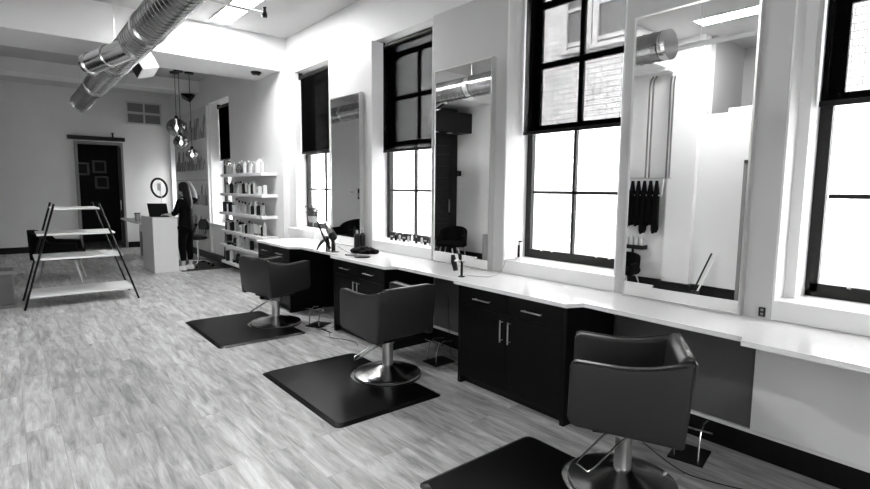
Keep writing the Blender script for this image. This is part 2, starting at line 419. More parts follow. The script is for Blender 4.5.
b = MB(); b.box((-.2, -.09, DZ+.10), (W+.12, -.05, DZ+.20), .006); b.box((-.1, -.05, DZ+.12), (-.06, -.0, DZ+.18)); b.box((W, -.05, DZ+.12), (W+.04, 0, DZ+.18)); b.lathe([(.02, 0), (.02, .09), (.035, .09), (.035, .11), (0, .11)], (W-.15, -.07, DZ+.2), 12); b.build('door_rail', FRAME, do)
b = MB(); b.box((W-.06, -.045, 0.01), (W+.02, -.01, DZ-.04), .004); b.build('door_leaf_edge', FRAME, do)
b = MB(); b.tube([(W-.05, -.09, 1.0), (W-.05, -.09, 1.25)], .01, 8); b.tube([(W-.05, -.09, 1.02), (W-.05, -.03, 1.02)], .008, 8); b.tube([(W-.05, -.09, 1.23), (W-.05, -.03, 1.23)], .008, 8); b.build('door_handle', STEEL, do)
b = MB(); b.box((XL, YB-.02, 0), (DX0-.08, YB-.001, .15)); b.box((DX1+.08, YB-.02, 0), (XS-.09, YB-.001, .15)); struct(b.build('baseboard_back', DARKBASE))
for i, (x, z) in enumerate(((2.12, 2.17), (2.16, 1.72), (1.7, 2.1))):
    t = thing('picture_frame', ['small framed picture hung high on the dark closet wall, nearest the door edge', 'small framed picture hung just below another on the dark closet wall', 'small framed picture in the closet, left of the two stacked ones'][i], 'picture', (x, YB+2.19, z), 0)
    MB().box((-.17, -.03, -.18), (.17, 0, .18), .005).build('frame', GREY, t)
    MB().box((-.12, -.034, -.13), (.12, -.029, .13)).build('print', BLACK, t)

# return-air grille on the back wall
t = thing('vent_grille', 'large louvred return air grille high on the back wall', 'vent', (2.93, YB-.002, 3.53))
b = MB(); b.box((-.42, -.03, -.29), (.42, 0, -.25)); b.box((-.42, -.03, .25), (.42, 0, .29)); b.box((-.42, -.03, -.29), (-.38, 0, .29)); b.box((.38, -.03, -.29), (.42, 0, .29)); b.box((-.02, -.03, -.27), (.02, 0, .27)); b.box((-.4, -.03, -.03), (.4, 0, .03)); b.build('grille_frame', LIGHTGREY, t)
b = MB()
for k in range(13):
    z = -.24+k*.04; b.box((-.38, -.022, z-.002), (.38, -.002, z+.006), M=Matrix.Translation((0, 0, 0)))
b.build('louvres', GREY, t)
MB().box((-.38, -.006, -.25), (.38, -.001, .25)).build('backing', GREY, t)

# storefront wall behind the camera: glazed, daylight comes in
b = MB()
b.box((XL-1.4, YF-.2, 0), (-1.3, YF, ZC)); b.box((-.1, YF-.2, 0), (XO, YF, ZC)); b.box((-1.3, YF-.2, 3.3), (-.1, YF, ZC)); b.box((-1.3, YF-.2, 0), (-.1, YF, .9))
struct(b.build('wall_front', WALL))
root = bpy.data.objects.new('window_7', None); link(root); root.location = (-.7, YF-.1, .9); struct(root)
b = MB()
for xx in (-.6, -.025, .55): b.box((xx, -.03, 0), (xx+.05, .03, 2.4))
b.box((-.6, -.03, 0), (.6, .03, .06)); b.box((-.6, -.03, 2.34), (.6, .03, 2.4)); b.build('window_frame', FRAME, root)
MB().box((-.59, -.003, .03), (.59, .003, 2.37)).build('pane', GLASS, root)

# ------------------------------------------------------------------ outside
struct(MB().box((XO, -10, -1.0), (30, 30, -.9)).build('floor_alley', mat('alley_concrete', .35, .8, noise=.2)))
struct(MB().box((XL-1.5, -14, -.2), (30, YF-.31, -.12)).build('floor_street', mat('street_concrete', .4, .8, noise=.2)))
nb = thing('brick_building', 'white painted brick building across the alley, seen through the windows', 'building', (7.5, 6, -.9))
MB().box((0, -12, 0), (.4, 6.6, 9.5)).build('brick_wall', BRICK, nb)
TRIMW = mat('white_window_trim', .55, .5); EXTG = mat('dim_exterior_pane', .14, .15)
for (ya, yb) in ((5.20, 5.58), (4.45, 4.98), (8.6, 9.2), (1.3, 1.9)):
    for (z0, z1) in ((4.95, 6.5),):
        w = MB(); A, B = ya-6, yb-6
        w.box((-.06, A-.10, z0-.10), (0, A, z1+.1)); w.box((-.06, B, z0-.10), (0, B+.10, z1+.1)); w.box((-.06, A-.1, z1), (0, B+.1, z1+.12)); w.box((-.12, A-.10, z0-.16), (0, B+.10, z0-.10)); w.box((-.05, A, z0-.04), (-.02, B, z0+.02))
        w.box((-.05, A, z0+.52), (-.015, B, z0+.57))
        wo = w.build('window', TRIMW, nb)
        MB().box((-.018, A, z0-.04), (-.004, B, z1)).build('pane', EXTG, wo)

# ------------------------------------------------------------------ roller shades
def shade(i, w, zbot):
    names = {1: 'pulled over the top half of the window right of the nearest grey pier with a full mirror beside the clipper', 2: '', 3: ''}
    y0, y1, m = w['y0']+.012, w['y1']-.012, w['m']
    lab = {1: 'black mesh roller shade half lowered over the nearest fully seen window, brick wall showing through',
           2: 'black mesh roller shade half lowered over the middle window with small jars on its sill',
           3: 'almost opaque black roller shade on the window behind the potted plant',
           4: 'black roller shade in the window behind the product shelves',
           5: 'black roller shade at the window in the far corner beyond the lettered board',
           6: 'black mesh roller shade on the window past the nearest mirror, at the right edge'}[i]
    t = thing('roller_shade', lab, 'window shade', (3.725, m, 3.36), 0, 'black roller shades in the windows')
    MB().box((-.0005, y0-m, zbot+.03-3.36), (.0005, y1-m, 0)).build('shade_cloth', SHADE, t)
    MB().tube([(0, y0-m-.008, 0), (0, y1-m+.008, 0)], .028, 14).build('shade_roller', BLACK, t, True)
    MB().box((-.007, y0-m, zbot-3.36), (.007, y1-m, zbot+.032-3.36), .003).build('hem_bar', BLACK, t)
    for yy in (y0-m-.006, y1-m-.004): MB().box((-.035, yy, -.035), (.035, yy+.01, .066)).build('bracket', BLACK, t)
for w, zb in zip(WIN, (2.12, 2.07, 2.16, 2.20, 2.20, 2.12)): shade(w['n'], w, zb)

# ------------------------------------------------------------------ counter and cabinets
cpts = [(2.735, 7.36), (2.735, 6.29), (2.87, 6.17), (2.88, 5.225), (2.775, 5.215), (2.785, 4.14), (2.90, 4.09), (2.905, 3.19), (2.832, 3.18), (2.835, 2.05), (2.955, 2.0), (2.93, 1.01), (2.855, .99), (2.85, -.2), (3.615, -.2), (3.615, 7.36)]
c = MB().prism(cpts, .8355, .865, .003).build('worktop', TOP)
tag(c, 'long white stone worktop running under the mirrors along the window wall', 'countertop')

def cabinet(y0, y1, xf, label, twodoor=True):
    t = thing('vanity_cabinet', label, 'cabinet', (xf, (y0+y1)/2, 0), 0, 'dark vanity cabinets under the worktop')
    h = (y1-y0)/2; D = 3.43-xf
    b = MB(); b.box((.02, -h+.02, .075), (D, h-.02, .833)); b.build('body', ESPRESSO, t)
    for s in (-1, 1):
        MB().box((0, s*h, 0), (D, s*(h-.035), .834), .002).build('side_panel', ESPRESSO, t)
    MB().box((.06, -h+.036, 0), (.08, h-.036, .074)).build('toe_kick', DARKBASE, t)
    for s in (-1, 1):
        a, c_ = (.002, h-.037) if s > 0 else (-h+.037, -.002)
        dr = MB().box((.001, a, .675), (.019, c_, .829), .002).build('drawer', ESPRESSO, t)
        mid = (a+c_)/2
        hb = MB(); hb.tube([(-.03, mid-.09, .748), (-.03, mid+.09, .748)], .006, 8)
        for q in (-.075, .075): hb.tube([(-.03, mid+q, .748), (.002, mid+q, .748)], .004, 6)
        hb.build('handle', STEEL, dr)
        dd = MB().box((.001, a, .078), (.019, c_, .671), .002).build('door', ESPRESSO, t)
        hb = MB(); yy = s*.04; hb.tube([(-.03, yy, .465), (-.03, yy, .635)], .006, 8)
        for q in (.48, .62): hb.tube([(-.03, yy, q), (.002, yy, q)], .004, 6)
        hb.build('handle', STEEL, dd)
    return t
cabinet(2.055, 3.14, 2.855, 'dark wood vanity cabinet nearest the camera, beside the side-on salon chair')
cabinet(4.165, 5.20, 2.805, 'dark wood vanity cabinet behind the middle salon chair')
cabinet(6.28, 7.35, 2.757, 'dark wood vanity cabinet at the far end of the worktop next to the product shelves')

# ------------------------------------------------------------------ mirrors
for (ya, yb, lab) in ((1.20, 1.985, 'tall wall mirror nearest the camera, showing the towel rack opposite'), (3.345, 4.155, 'tall wall mirror between the second and third windows, showing a black armchair'), (5.60, 6.36, 'tall wall mirror farthest from the camera, beside the window with the potted plant')):
    t = thing('wall_mirror', lab, 'mirror', (3.459, (ya+yb)/2, .868), 0, 'tall mirrors standing on the worktop')
    h = (yb-ya)/2; Z = 2.80-.868
    MB().box((-.049, -h+.012, .012), (-.045, h-.012, Z-.012)).build('mirror_glass', MIRROR, t)
    b = MB(); b.box((-.055, -h, 0), (0, -h+.012, Z)); b.box((-.055, h-.012, 0), (0, h, Z)); b.box((-.055, -h+.012, 0), (0, h-.012, .012)); b.box((-.055, -h+.012, Z-.012), (0, h-.012, Z))
    b.build('mirror_frame', ALU, t)

# ------------------------------------------------------------------ salon chairs
def salon_chair(name, label, x, y, th, fv=VINYL, leverdir=None):
    # local: +y is the way the sitter faces
    t = thing(name, label, 'chair', (x, y, 0), th-PI/2, 'salon styling chairs')
    W, D = .30, .28
    z0 = .395
    # side panel outline (y, z): dips in the middle, rounded front
    def top(u):      # u 0 (back) .. 1 (front)
        return .80 - .055*u - .055*math.sin(PI*min(1, u*1.05))*1.0 + (.02*u)
    for s in (-1, 1):
        pts = []
        n = 14
        for i in range(n+1):
            u = i/n; yy = -D-.005+u*(2*D-.02)
            zz = .808*(1-u)+.762*u-.034*math.sin(PI*u**.9)**1.2
            pts.append((yy, zz))
        yt, zt = pts[-1]
        for a in (30, 60, 90):
            pts.append((yt+.035*math.sin(math.radians(a)), zt-.035+.035*math.cos(math.radians(a))))
        pts += [(D+.014, z0+.075), (D+.0, z0+.042), (D-.03, z0+.028), (-D+.035, z0-.018), (-D+.022, z0-.012)]
        m = MB(); m.prism(pts, s*W, s*(W-.065), .016, axis='x', seg=3)
        m.build('armrest', fv, t, True)
        st = MB(); pp = [(s*(W-.006), p[0], p[1]+.002) for p in pts[1:17]]
        st.tube(pp, .0045, 6); st.build('piping', fv, bpy.context.scene.collection.objects[-1] if False else t.children[-1], True)
    m = MB()
    m.prism([(-D-.012, .815), (-D+.05, .79), (-D+.075, .74), (-D+.085, z0+.08), (-D+.03, z0)], -W+.066, W-.066, .014, axis='x', seg=3)
    m2 = MB(); m2.prism([(-D-.015, .822), (-D+.03, .822), (-D+.062, .79), (-D+.085, .50), (-D+.07, z0), (-D+.028, z0)], -W+.0655, W-.0655, .014, axis='x', seg=3)
    m.b.free(); m2.build('backrest', fv, t, True)
    bo = MB(); bo.prism([(-D-.014, .812), (-D-.004, .812), (-D+.030, z0+.012), (-D+.022, z0+.012)], -W+.004, W-.004, .003, axis='x'); bo.build('back_cover', fv, t, True)
    m = MB(); m.box((-W+.07, -D+.09, .42), (W-.07, D+.01, .52), .025, seg=3); m.build('seat', fv, t, True)
    m = MB(); m.box((-.16, -.17, .345), (.16, .17, .394), .008); m.build('under_plate', BLACK, t)
    m = MB(); m.lathe([(.0, .345), (.058, .345), (.058, .29), (.05, .28)], n=24); m.lathe([(.047, .30), (.047, .10), (.0, .10)], n=24); m.build('pump_column', STEEL, t, True)
    m = MB(); m.lathe([(0, .008), (.285, .008), (.290, .016), (.288, .030), (.27, .038), (.20, .052), (.12, .072), (.07, .092), (.05, .10), (0, .10)], n=56); m.build('base_disc', CHROME_B, t, True)
    m = MB(); m.lathe([(.0, 0), (.292, 0), (.292, .012), (0, .012)], n=56); m.build('base_ring', BLACK, t, True)
    ld = leverdir if leverdir is not None else PI/2
    ca, sa = math.cos(ld), math.sin(ld)
    def P(f, l, z): return (ca*f-sa*l, sa*f+ca*l, z)
    m = MB(); m.tube([P(.03, .055, .30), P(.10, .055, .27), P(.26, .055, .17), P(.285, .045, .155), P(.285, -.045, .155), P(.26, -.055, .17), P(.10, -.055, .27), P(.03, -.055, .30)], .0055, 8); m.build('pump_lever', CHROME_D, t, True)
    return t
def wdir(a, th): return a-(th-PI/2)     # world angle -> local
salon_chair('salon_chair', 'grey upholstered salon chair nearest the camera, seen from its side', 2.545, 1.43, math.radians(123), leverdir=wdir(math.radians(165), math.radians(123)))
salon_chair('salon_chair', 'dark grey upholstered salon chair in the middle, its back turned, on the centre mat', 2.478, 3.635, math.radians(93), leverdir=wdir(math.radians(150), math.radians(93)))
salon_chair('salon_chair', 'dark grey upholstered salon chair farthest from the camera, facing the far mirror', 2.40, 5.885, math.radians(12), leverdir=wdir(math.radians(150), math.radians(12)))

# ------------------------------------------------------------------ floor mats (with a round notch for the chair base)
def floor_mat_obj(label, x0, x1, y0, y1, cy, cx=2.49, r=.325):
    t = thing('anti_fatigue_mat', label, 'mat', ((x0+x1)/2, (y0+y1)/2, 0), 0, 'black mats under the salon chairs')
    ox, oy = (x0+x1)/2, (y0+y1)/2
    def rr(i, n=5):
        q = []
        R_ = .05; X0, X1, Y0, Y1 = x0+i, x1-i, y0+i, y1-i
        for (px, py, a0) in ((X0+R_, Y0+R_, PI), (X1-R_, Y0+R_, 1.5*PI)):
            for k in range(n): a = a0+k*PI/2/(n-1); q.append((px+R_*math.cos(a)-ox, py+R_*math.sin(a)-oy))
        rr_ = r+i*.0
        dx = X1-cx; a = math.acos(max(-1, min(1, dx/rr_)))
        N_ = 26
        for k in range(N_+1):
            an = -a-(2*PI-2*a)*k/N_
            q.append((cx+rr_*math.cos(an)-ox, cy+rr_*math.sin(an)-oy))
        for (px, py, a0) in ((X1-R_, Y1-R_, 0), (X0+R_, Y1-R_, PI/2)):
            for k in range(n): an = a0+k*PI/2/(n-1); q.append((px+R_*math.cos(an)-ox, py+R_*math.sin(an)-oy))
        return q
    A, B = rr(0), rr(.035)
    bm = bmesh.new(); va = [bm.verts.new((p[0], p[1], .001)) for p in A]; vb = [bm.verts.new((p[0], p[1], .018)) for p in B]
    n = len(va)
    for k in range(n): bm.faces.new((va[k], va[(k+1) % n], vb[(k+1) % n], vb[k]))
    bm.faces.new(vb)
    m = MB(); m.add(bm); m.build('mat_pad', MATRUB, t)
    return t
# mat is notched where the chair base stands
floor_mat_obj('black floor mat with sloping edges under the middle salon chair', 1.62, 2.56, 2.98, 4.34, 3.635, 2.478)
floor_mat_obj('black floor mat with sloping edges under the farthest salon chair', 1.55, 2.50, 5.25, 6.60, 5.885, 2.40)
floor_mat_obj('black floor mat with sloping edges by the nearest salon chair, at the bottom edge', 1.64, 2.58, .78, 2.13, 1.43, 2.545)

# ------------------------------------------------------------------ chrome footrests under the counter
def footrest(x, y, lab, rz=0):
    t = thing('footrest', lab, 'footrest', (x, y, 0), rz, 'chrome footrests under the worktop')
    for s in (-.11, .11):
        MB().tube([(.14, s*.6, .20), (.04, s*.6, .215), (-.02, s*.6, .19), (-.05, s*.6, .11), (-.06, s*.6, .010)], .006, 8).build('curved_leg', CHROME_D, t, True)
    MB().tube([(-.03, -.13, .20), (-.03, .13, .20)], .007, 10).build('foot_bar', CHROME_D, t, True)
    MB().box((-.09, -.10, 0), (.15, .10, .010), .003).build('floor_plate', BLACK, t)
    return t
footrest(3.13, 1.33, 'chrome footrest on the floor behind the nearest salon chair', .2)
footrest(3.02, 3.62, 'chrome footrest on the floor to the right of the middle salon chair')
footrest(2.74, 5.50, 'chrome footrest on the floor between the farthest salon chair and the middle cabinet', .5)

def cord(pts, label, r=.003, name='extension_lead', z=None):
    # smooth by Catmull-Rom
    P = [Vector(p) for p in pts]; out = []
    for i in range(len(P)-1):
        a = P[max(i-1, 0)]; b_ = P[i]; c_ = P[i+1]; d_ = P[min(i+2, len(P)-1)]
        for k in range(6):
            t = k/6; out.append(.5*((2*b_)+(c_-a)*t+(2*a-5*b_+4*c_-d_)*t*t+(3*b_-a-3*c_+d_)*t**3))
    out.append(P[-1])
    o = MB().tube(out, r, 6).build(name, CORD, None, True)
    return tag(o, label, 'cord')
cord([(3.3, 5.35, .6), (3.05, 5.34, .15), (2.85, 5.3, .006), (2.72, 5.28, .006), (2.66, 5.35, .006), (2.70, 5.42, .020), (2.70, 5.12, .006), (2.62, 4.95, .006), (2.70, 4.78, .006), (2.74, 4.62, .006), (2.70, 4.50, .006)], 'black cord trailing over the floor beside the middle cabinet')
cord([(3.35, 5.6, .62), (3.1, 5.55, .12), (2.92, 5.35, .006), (2.75, 5.38, .006), (2.66, 5.2, .03), (2.72, 5.1, .006), (2.70, 5.28, .006)], 'black cord coiled under the worktop by the far footrest')
cord([(3.40, 3.9, .55), (3.3, 3.75, .10), (3.2, 3.6, .03), (3.25, 3.45, .03), (3.3, 3.3, .03), (3.38, 3.25, .3)], 'black cord looping under the worktop behind the middle salon chair')
cord([(3.44, 1.9, .25), (3.2, 1.8, .05), (2.95, 1.35, .006), (2.95, 1.1, .006), (3.1, .8, .006)], 'black cord on the floor behind the nearest salon chair')

# ------------------------------------------------------------------ product shelves with bottles
SHZ = [1.866, 1.503, 1.140, .785, .497, .172]
SY0, SY1, SX0 = 8.44, 10.55, 3.25
onames = ['top', 'second from top', 'third from top', 'fourth from top', 'fifth from top', 'lowest']
for i, z in enumerate(SHZ):
    y1 = SY1 + [0, .05, .15, .12, .2, .12][i]
    s = MB().box((SX0, SY0, z-.05), (XS-.001, y1, z), .003).build('wall_shelf', SILL)
    tag(s, 'thick white floating wall shelf holding products, %s of the six' % onames[i], 'shelf', 'white product shelves')

def proto_product(kind):
    """returns list of (part name, MB maker, material); base at z 0"""
    r = {}
    if kind == 'pump_bottle':
        return [('body', lambda: MB().lathe([(0, 0), (.032, 0), (.034, .01), (.034, .15), (.028, .17), (.012, .175), (0, .175)], n=16), LIGHTGREY),
                ('pump', lambda: MB().lathe([(.012, .175), (.012, .19), (.004, .19), (.004, .215), (.010, .215), (.010, .225), (0, .225)], n=10).box((-.006, -.04, .217), (.006, 0, .226)), WHITE)]
    if kind == 'white_bottle':
        return [('body', lambda: MB().lathe([(0, 0), (.03, 0), (.031, .01), (.031, .17), (.026, .185), (0, .185)], n=16), WHITE),
                ('cap', lambda: MB().lathe([(.017, .185), (.017, .215), (0, .215)], n=12), WHITE)]
    if kind == 'grey_bottle':
        return [('body', lambda: MB().lathe([(0, 0), (.032, 0), (.033, .01), (.033, .165), (.015, .18), (0, .18)], n=16), MIDGREY),
                ('cap', lambda: MB().lathe([(.017, .18), (.016, .212), (0, .212)], n=12), BLACK)]
    if kind == 'dark_bottle':
        return [('body', lambda: MB().lathe([(0, 0), (.032, 0), (.033, .01), (.033, .15), (.014, .17), (0, .17)], n=16), VINYL_B),
                ('cap', lambda: MB().lathe([(.014, .17), (.014, .205), (0, .205)], n=12), MIDGREY)]
    if kind == 'spray_can':
        return [('body', lambda: MB().lathe([(0, 0), (.027, 0), (.028, .005), (.028, .19), (.022, .205), (0, .205)], n=16), LIGHTGREY),
                ('cap', lambda: MB().lathe([(.022, .205), (.022, .235), (.018, .24), (0, .24)], n=12), GREY)]
    if kind == 'squeeze_tube':
        def tb():
            b = MB(); b.prism([(-.03, .19), (.03, .19), (.022, .03), (-.022, .03)], -.012, .012, .005, axis='y'); return b
        return [('body', tb, WHITE), ('cap', lambda: MB().lathe([(0, 0), (.022, 0), (.022, .035), (0, .035)], n=12), GREY)]
    if kind == 'product_box':
        return [('box_body', lambda: MB().box((-.035, -.035, 0), (.035, .035, .15), .002), WHITE),
                ('box_label', lambda: MB().box((-.0362, -.025, .03), (-.0352, .025, .10)), MIDGREY)]
    if kind == 'black_box':
        return [('box_body', lambda: MB().box((-.05, -.07, 0), (.05, .07, .18), .002), BLACK),
                ('box_label', lambda: MB().box((-.0512, -.04, .06), (-.0502, .04, .13)), VINYL)]
    if kind == 'jar':
        return [('body', lambda: MB().lathe([(0, 0), (.036, 0), (.038, .005), (.038, .045), (0, .045)], n=16), VINYL_B),
                ('lid', lambda: MB().lathe([(.039, .045), (.039, .065), (0, .065)], n=16), GREY)]
    if kind == 'glass_bottle':
        return [('body', lambda: MB().lathe([(0, .0), (.034, 0), (.036, .01), (.036, .13), (.02, .155), (.013, .16), (.013, .19), (0, .19)], n=16), CLEARG),
                ('cap', lambda: MB().lathe([(.016, .19), (.016, .22), (0, .22)], n=12), WHITE)]
DESC = {'pump_bottle': 'pale pump bottle', 'white_bottle': 'white capped bottle', 'grey_bottle': 'grey bottle with black cap', 'dark_bottle': 'black bottle with grey cap', 'spray_can': 'tall light spray can', 'squeeze_tube': 'white upright squeeze tube', 'product_box': 'small white carton', 'black_box': 'black carton', 'jar': 'low dark jar', 'glass_bottle': 'clear glass bottle'}
PROTO = {}
def product(kind, x, y, z, rz, sz, label, group, cat=None):
    if kind not in PROTO:
        o = thing(kind, label, 'x', (x, y, z))
        for n_, f, m_ in proto_product(kind): f().build(n_, m_, o, True)
        PROTO[kind] = o
    else:
        o = copy_tree(PROTO[kind])
    o.location = (x, y, z); o.rotation_euler = (0, 0, rz); o.scale = (sz[0], sz[0], sz[1])
    o['label'] = label; o['group'] = group; o['category'] = cat or ('box' if 'box' in kind else 'jar' if kind == 'jar' else 'tube' if kind == 'squeeze_tube' else 'bottle')
    return o
ROW = [
 ['dark_bottle', 'grey_bottle', 'grey_bottle', 'pump_bottle', 'spray_can', 'LANTERN', 'glass_bottle', 'glass_bottle', 'white_bottle', 'glass_bottle', 'pump_bottle', 'glass_bottle', 'pump_bottle', 'white_bottle', 'pump_bottle'],
 ['grey_bottle', 'grey_bottle', 'spray_can', 'dark_bottle', 'grey_bottle', 'spray_can', 'spray_can', 'grey_bottle', 'dark_bottle', 'squeeze_tube', 'grey_bottle', 'white_bottle', 'dark_bottle', 'spray_can', 'product_box', 'product_box', 'product_box'],
 ['black_box', 'product_box', 'dark_bottle', 'dark_bottle', 'product_box', 'spray_can', 'spray_can', 'grey_bottle', 'grey_bottle', 'spray_can', 'grey_bottle', 'grey_bottle', 'pump_bottle', 'dark_bottle', 'white_bottle', 'spray_can', 'dark_bottle', 'white_bottle', 'grey_bottle'],
 ['dark_bottle', 'grey_bottle', 'dark_bottle', 'dark_bottle', 'white_bottle', 'grey_bottle', 'dark_bottle', 'product_box', 'grey_bottle', 'product_box', 'dark_bottle', 'grey_bottle', 'spray_can', 'squeeze_tube', 'squeeze_tube', 'squeeze_tube', 'dark_bottle', 'white_bottle'],
 ['black_box', 'jar', 'jar', 'dark_bottle', 'jar', 'product_box', 'spray_can', 'product_box', 'grey_bottle', 'grey_bottle', 'dark_bottle'],
 ['black_box', 'white_bottle', 'jar', 'dark_bottle', 'jar', 'white_bottle', 'pump_bottle', 'product_box'],
]
ORD = 'first second third fourth fifth sixth seventh eighth ninth tenth eleventh twelfth thirteenth fourteenth fifteenth sixteenth seventeenth eighteenth nineteenth'.split()
for i, row in enumerate(ROW):
    z = SHZ[i]; n = len(row)
    ya, yb = SY1-.02, SY0+(.12 if i < 4 else .75)
    for k, kind in enumerate(row):
        y = ya+(yb-ya)*(k+.5)/n + random.uniform(-.012, .012); x = 3.335+random.uniform(-.02, .03)
        lab = '%s on the %s white wall shelf, %s item from its far left end' % ('', onames[i].replace(' from top', ' highest'), ORD[k])
        if kind == 'LANTERN':
            t = thing('geometric_lantern', 'open wire diamond shaped lantern standing among bottles on the top shelf', 'lantern', (3.36, y, z+.001))
            a = .065; pts = [(a, 0, .07), (a/2, a*.87, .07), (-a/2, a*.87, .07), (-a, 0, .07), (-a/2, -a*.87, .07), (a/2, -a*.87, .07)]
            b = MB()
            for q in range(6):
                p, p2 = pts[q], pts[(q+1) % 6]
                b.tube([p, p2], .003, 5); b.tube([p, (0, 0, .22)], .003, 5); b.tube([p, (p[0]*.6, p[1]*.6, .003)], .003, 5); b.tube([(p[0]*.6, p[1]*.6, .003), (p2[0]*.6, p2[1]*.6, .003)], .003, 5)
            b.build('wire_cage', FRAME, t)
            MB().lathe([(0, .004), (.022, .004), (.022, .05), (0, .05)], n=12).build('candle', WHITE, t)
            continue
        lab = '%s on the %s wall shelf, %s from its far end' % (DESC[kind], onames[i].replace(' from top', ' highest'), ORD[k])
        product(kind, x, y, z+.0005, random.uniform(-.2, .2), (random.uniform(.92, 1.15), random.uniform(.88, 1.15)), lab, 'hair products on the white wall shelves')
# slim black tool leaning at the shelf end
t = thing('umbrella_stick', 'thin black stick with a knob leaning beside the lowest shelves', 'stick', (3.40, 11.0, .0))
MB().tube([(0, 0, .002), (.05, 0, .66)], .010, 8).build('shaft', BLACK, t); MB().lathe([(0, -.03), (.022, -.02), (.026, 0), (.02, .03), (0, .035)], (.052, 0, .69), 12).build('knob', BLACK, t, True)

# ------------------------------------------------------------------ lettered board
t = thing('lettered_board', 'tall pale wall board with rows of raised tall script lettering', 'wall art', (3.46, 13.49, .15))
bw0, bw1 = -1.40, 1.41
MB().box((.0, bw0, 0), (.058, bw1, 3.24), .004).build('board_panel', SHELFWALL, t)
b = MB(); b.box((-.002, bw0, 1.62), (-.0005, bw1, 1.632)); b.build('board_seam', GREY, t)
def script_row(z, h, seed, b):
    rnd = random.Random(seed); y = 1.26
    while y > -1.25:
        hh = h*rnd.choice((1, .5, .45, .6, .95, .3)); w = rnd.uniform(.05, .16)
        pts = []
        for k in range(9):
            u = k/8
            pts.append((-.004, y-w*u-.10*hh/h*math.sin(u*PI), z+hh*math.sin(u*PI)**.6*(1 if k < 8 else 0)+rnd.uniform(-.01, .01)))
        b.tube(pts, .0085, 5)
        if rnd.random() < .4: b.tube([(-.004, y-w*.2, z+hh*.6), (-.004, y-w*1.3, z+hh*.75)], .009, 5)
        y -= w*rnd.uniform(1.15, 1.7)
for q, (z, h) in enumerate(((2.55, .5), (1.85, .5), (1.05, .5), (.30, .5))):
    b = MB(); script_row(z, h, q+3, b); b.build('raised_script', GREY, t)

# ------------------------------------------------------------------ duct
t = thing('spiral_duct', 'large round galvanised spiral duct running below the ceiling', 'duct', (1.19, 2.9, 3.195))
L = 9.3; n = 40; step = .012
bm = bmesh.new(); rings = []
k = 0; y = 0.0; pitch = .105
prof = []
while y < L:
    prof.append((y, .158)); prof.append((y+pitch*.42, .158)); prof.append((y+pitch*.47, .1635)); prof.append((y+pitch*.53, .1635)); prof.append((y+pitch*.58, .158)); y += pitch
# helical seam: shift each ring's height around the circumference
for (yy, rr_) in prof:
    rings.append([bm.verts.new((rr_*math.cos(2*PI*j/n), yy+pitch*j/n-.05, rr_*math.sin(2*PI*j/n))) for j in range(n)])
for a, b2 in zip(rings[:-1], rings[1:]):
    for j in range(n-1): bm.faces.new((a[j], a[j+1], b2[j+1], b2[j]))
for a, b2 in zip(rings[:-5], rings[5:]):
    pass
for q in range(len(rings)-6):
    a, b2 = rings[q], rings[q+1]; a2, b3 = rings[q+5], rings[q+6]
    bm.faces.new((a[n-1], a2[0], b3[0], b2[n-1]))
m = MB(); m.add(bm); m.build('duct_pipe', DUCT, t, True)
MB().lathe([(0, -.055), (.158, -.055), (.162, -.05), (.162, .03), (.158, .03)], n=40, M=Matrix.Rotation(-PI/2, 4, 'X')).build('end_cap', DUCTBAND, t, True)
for yy in (3.05, 5.0, 6.95, 9.1):
    g = MB(); g.lathe([(.161, -.05), (.172, -.05), (.172, .05), (.161, .05)], n=40, M=Matrix.Translation((0, yy, 0)) @ Matrix.Rotation(-PI/2, 4, 'X'))
    g.box((.155, yy-.04, -.03), (.185, yy+.04, .03)); g.box((-.03, yy-.05, -.187), (.03, yy+.05, -.165))
    bo = g.build('coupling_band', DUCTBAND, t, True)
    g = MB(); g.tube([(0, yy+.02, .17), (0, yy+.02, .80)], .003, 6); g.build('hanger_wire', STEEL, bo)
# side take-off pointing into the room
def BP(q): return (-.04-.34*q, 3.75+.94*q, -.06-.10*q)
g = MB(); g.tube([BP(0), BP(.85)], .115, 28); g.tube([BP(.82), BP(.87)], .13, 28); g.tube([BP(.42), BP(.46)], .125, 28); g.build('side_outlet', DUCTBAND, t, True)

# white sprinkler main beside it and the branch seen over the worktop
t = thing('sprinkler_pipe', 'long white sprinkler pipe hung below the ceiling, reflected in the nearest mirror', 'pipe', (.6, -2.5, 3.30))
MB().tube([(0, .3, 0), (0, 6.5, 0)], .03, 14).build('pipe_run', WHITE, t, True)
for yy in (2.3, 5.3): MB().tube([(0, yy, .03), (0, yy, .70)], .006, 6).lathe([(.034, -.03), (.036, -.03), (.036, .03), (.034, .03)], (0, 0, 0), 16, Matrix.Translation((0, yy, 0)) @ Matrix.Rotation(PI/2, 4, 'X')).build('pipe_hanger', WHITE, t)
t = thing('sprinkler_branch', 'short white ceiling pipe ending in a black sprinkler head beside the light panels', 'pipe', (1.55, 6.30, 3.70))
MB().tube([(0, 0, 0), (.96, 0, 0)], .014, 10).build('pipe_run', WHITE, t, True)
MB().tube([(.78, 0, .014), (.78, 0, .30)], .004, 6).build('pipe_hanger', STEEL, t)
MB().lathe([(0, -.055), (.03, -.05), (.032, -.01), (.02, .02), (.014, .05), (.022, .055), (.022, .07), (0, .07)], (.97, 0, 0), 14).build('sprinkler_head', BLACK, t, True)

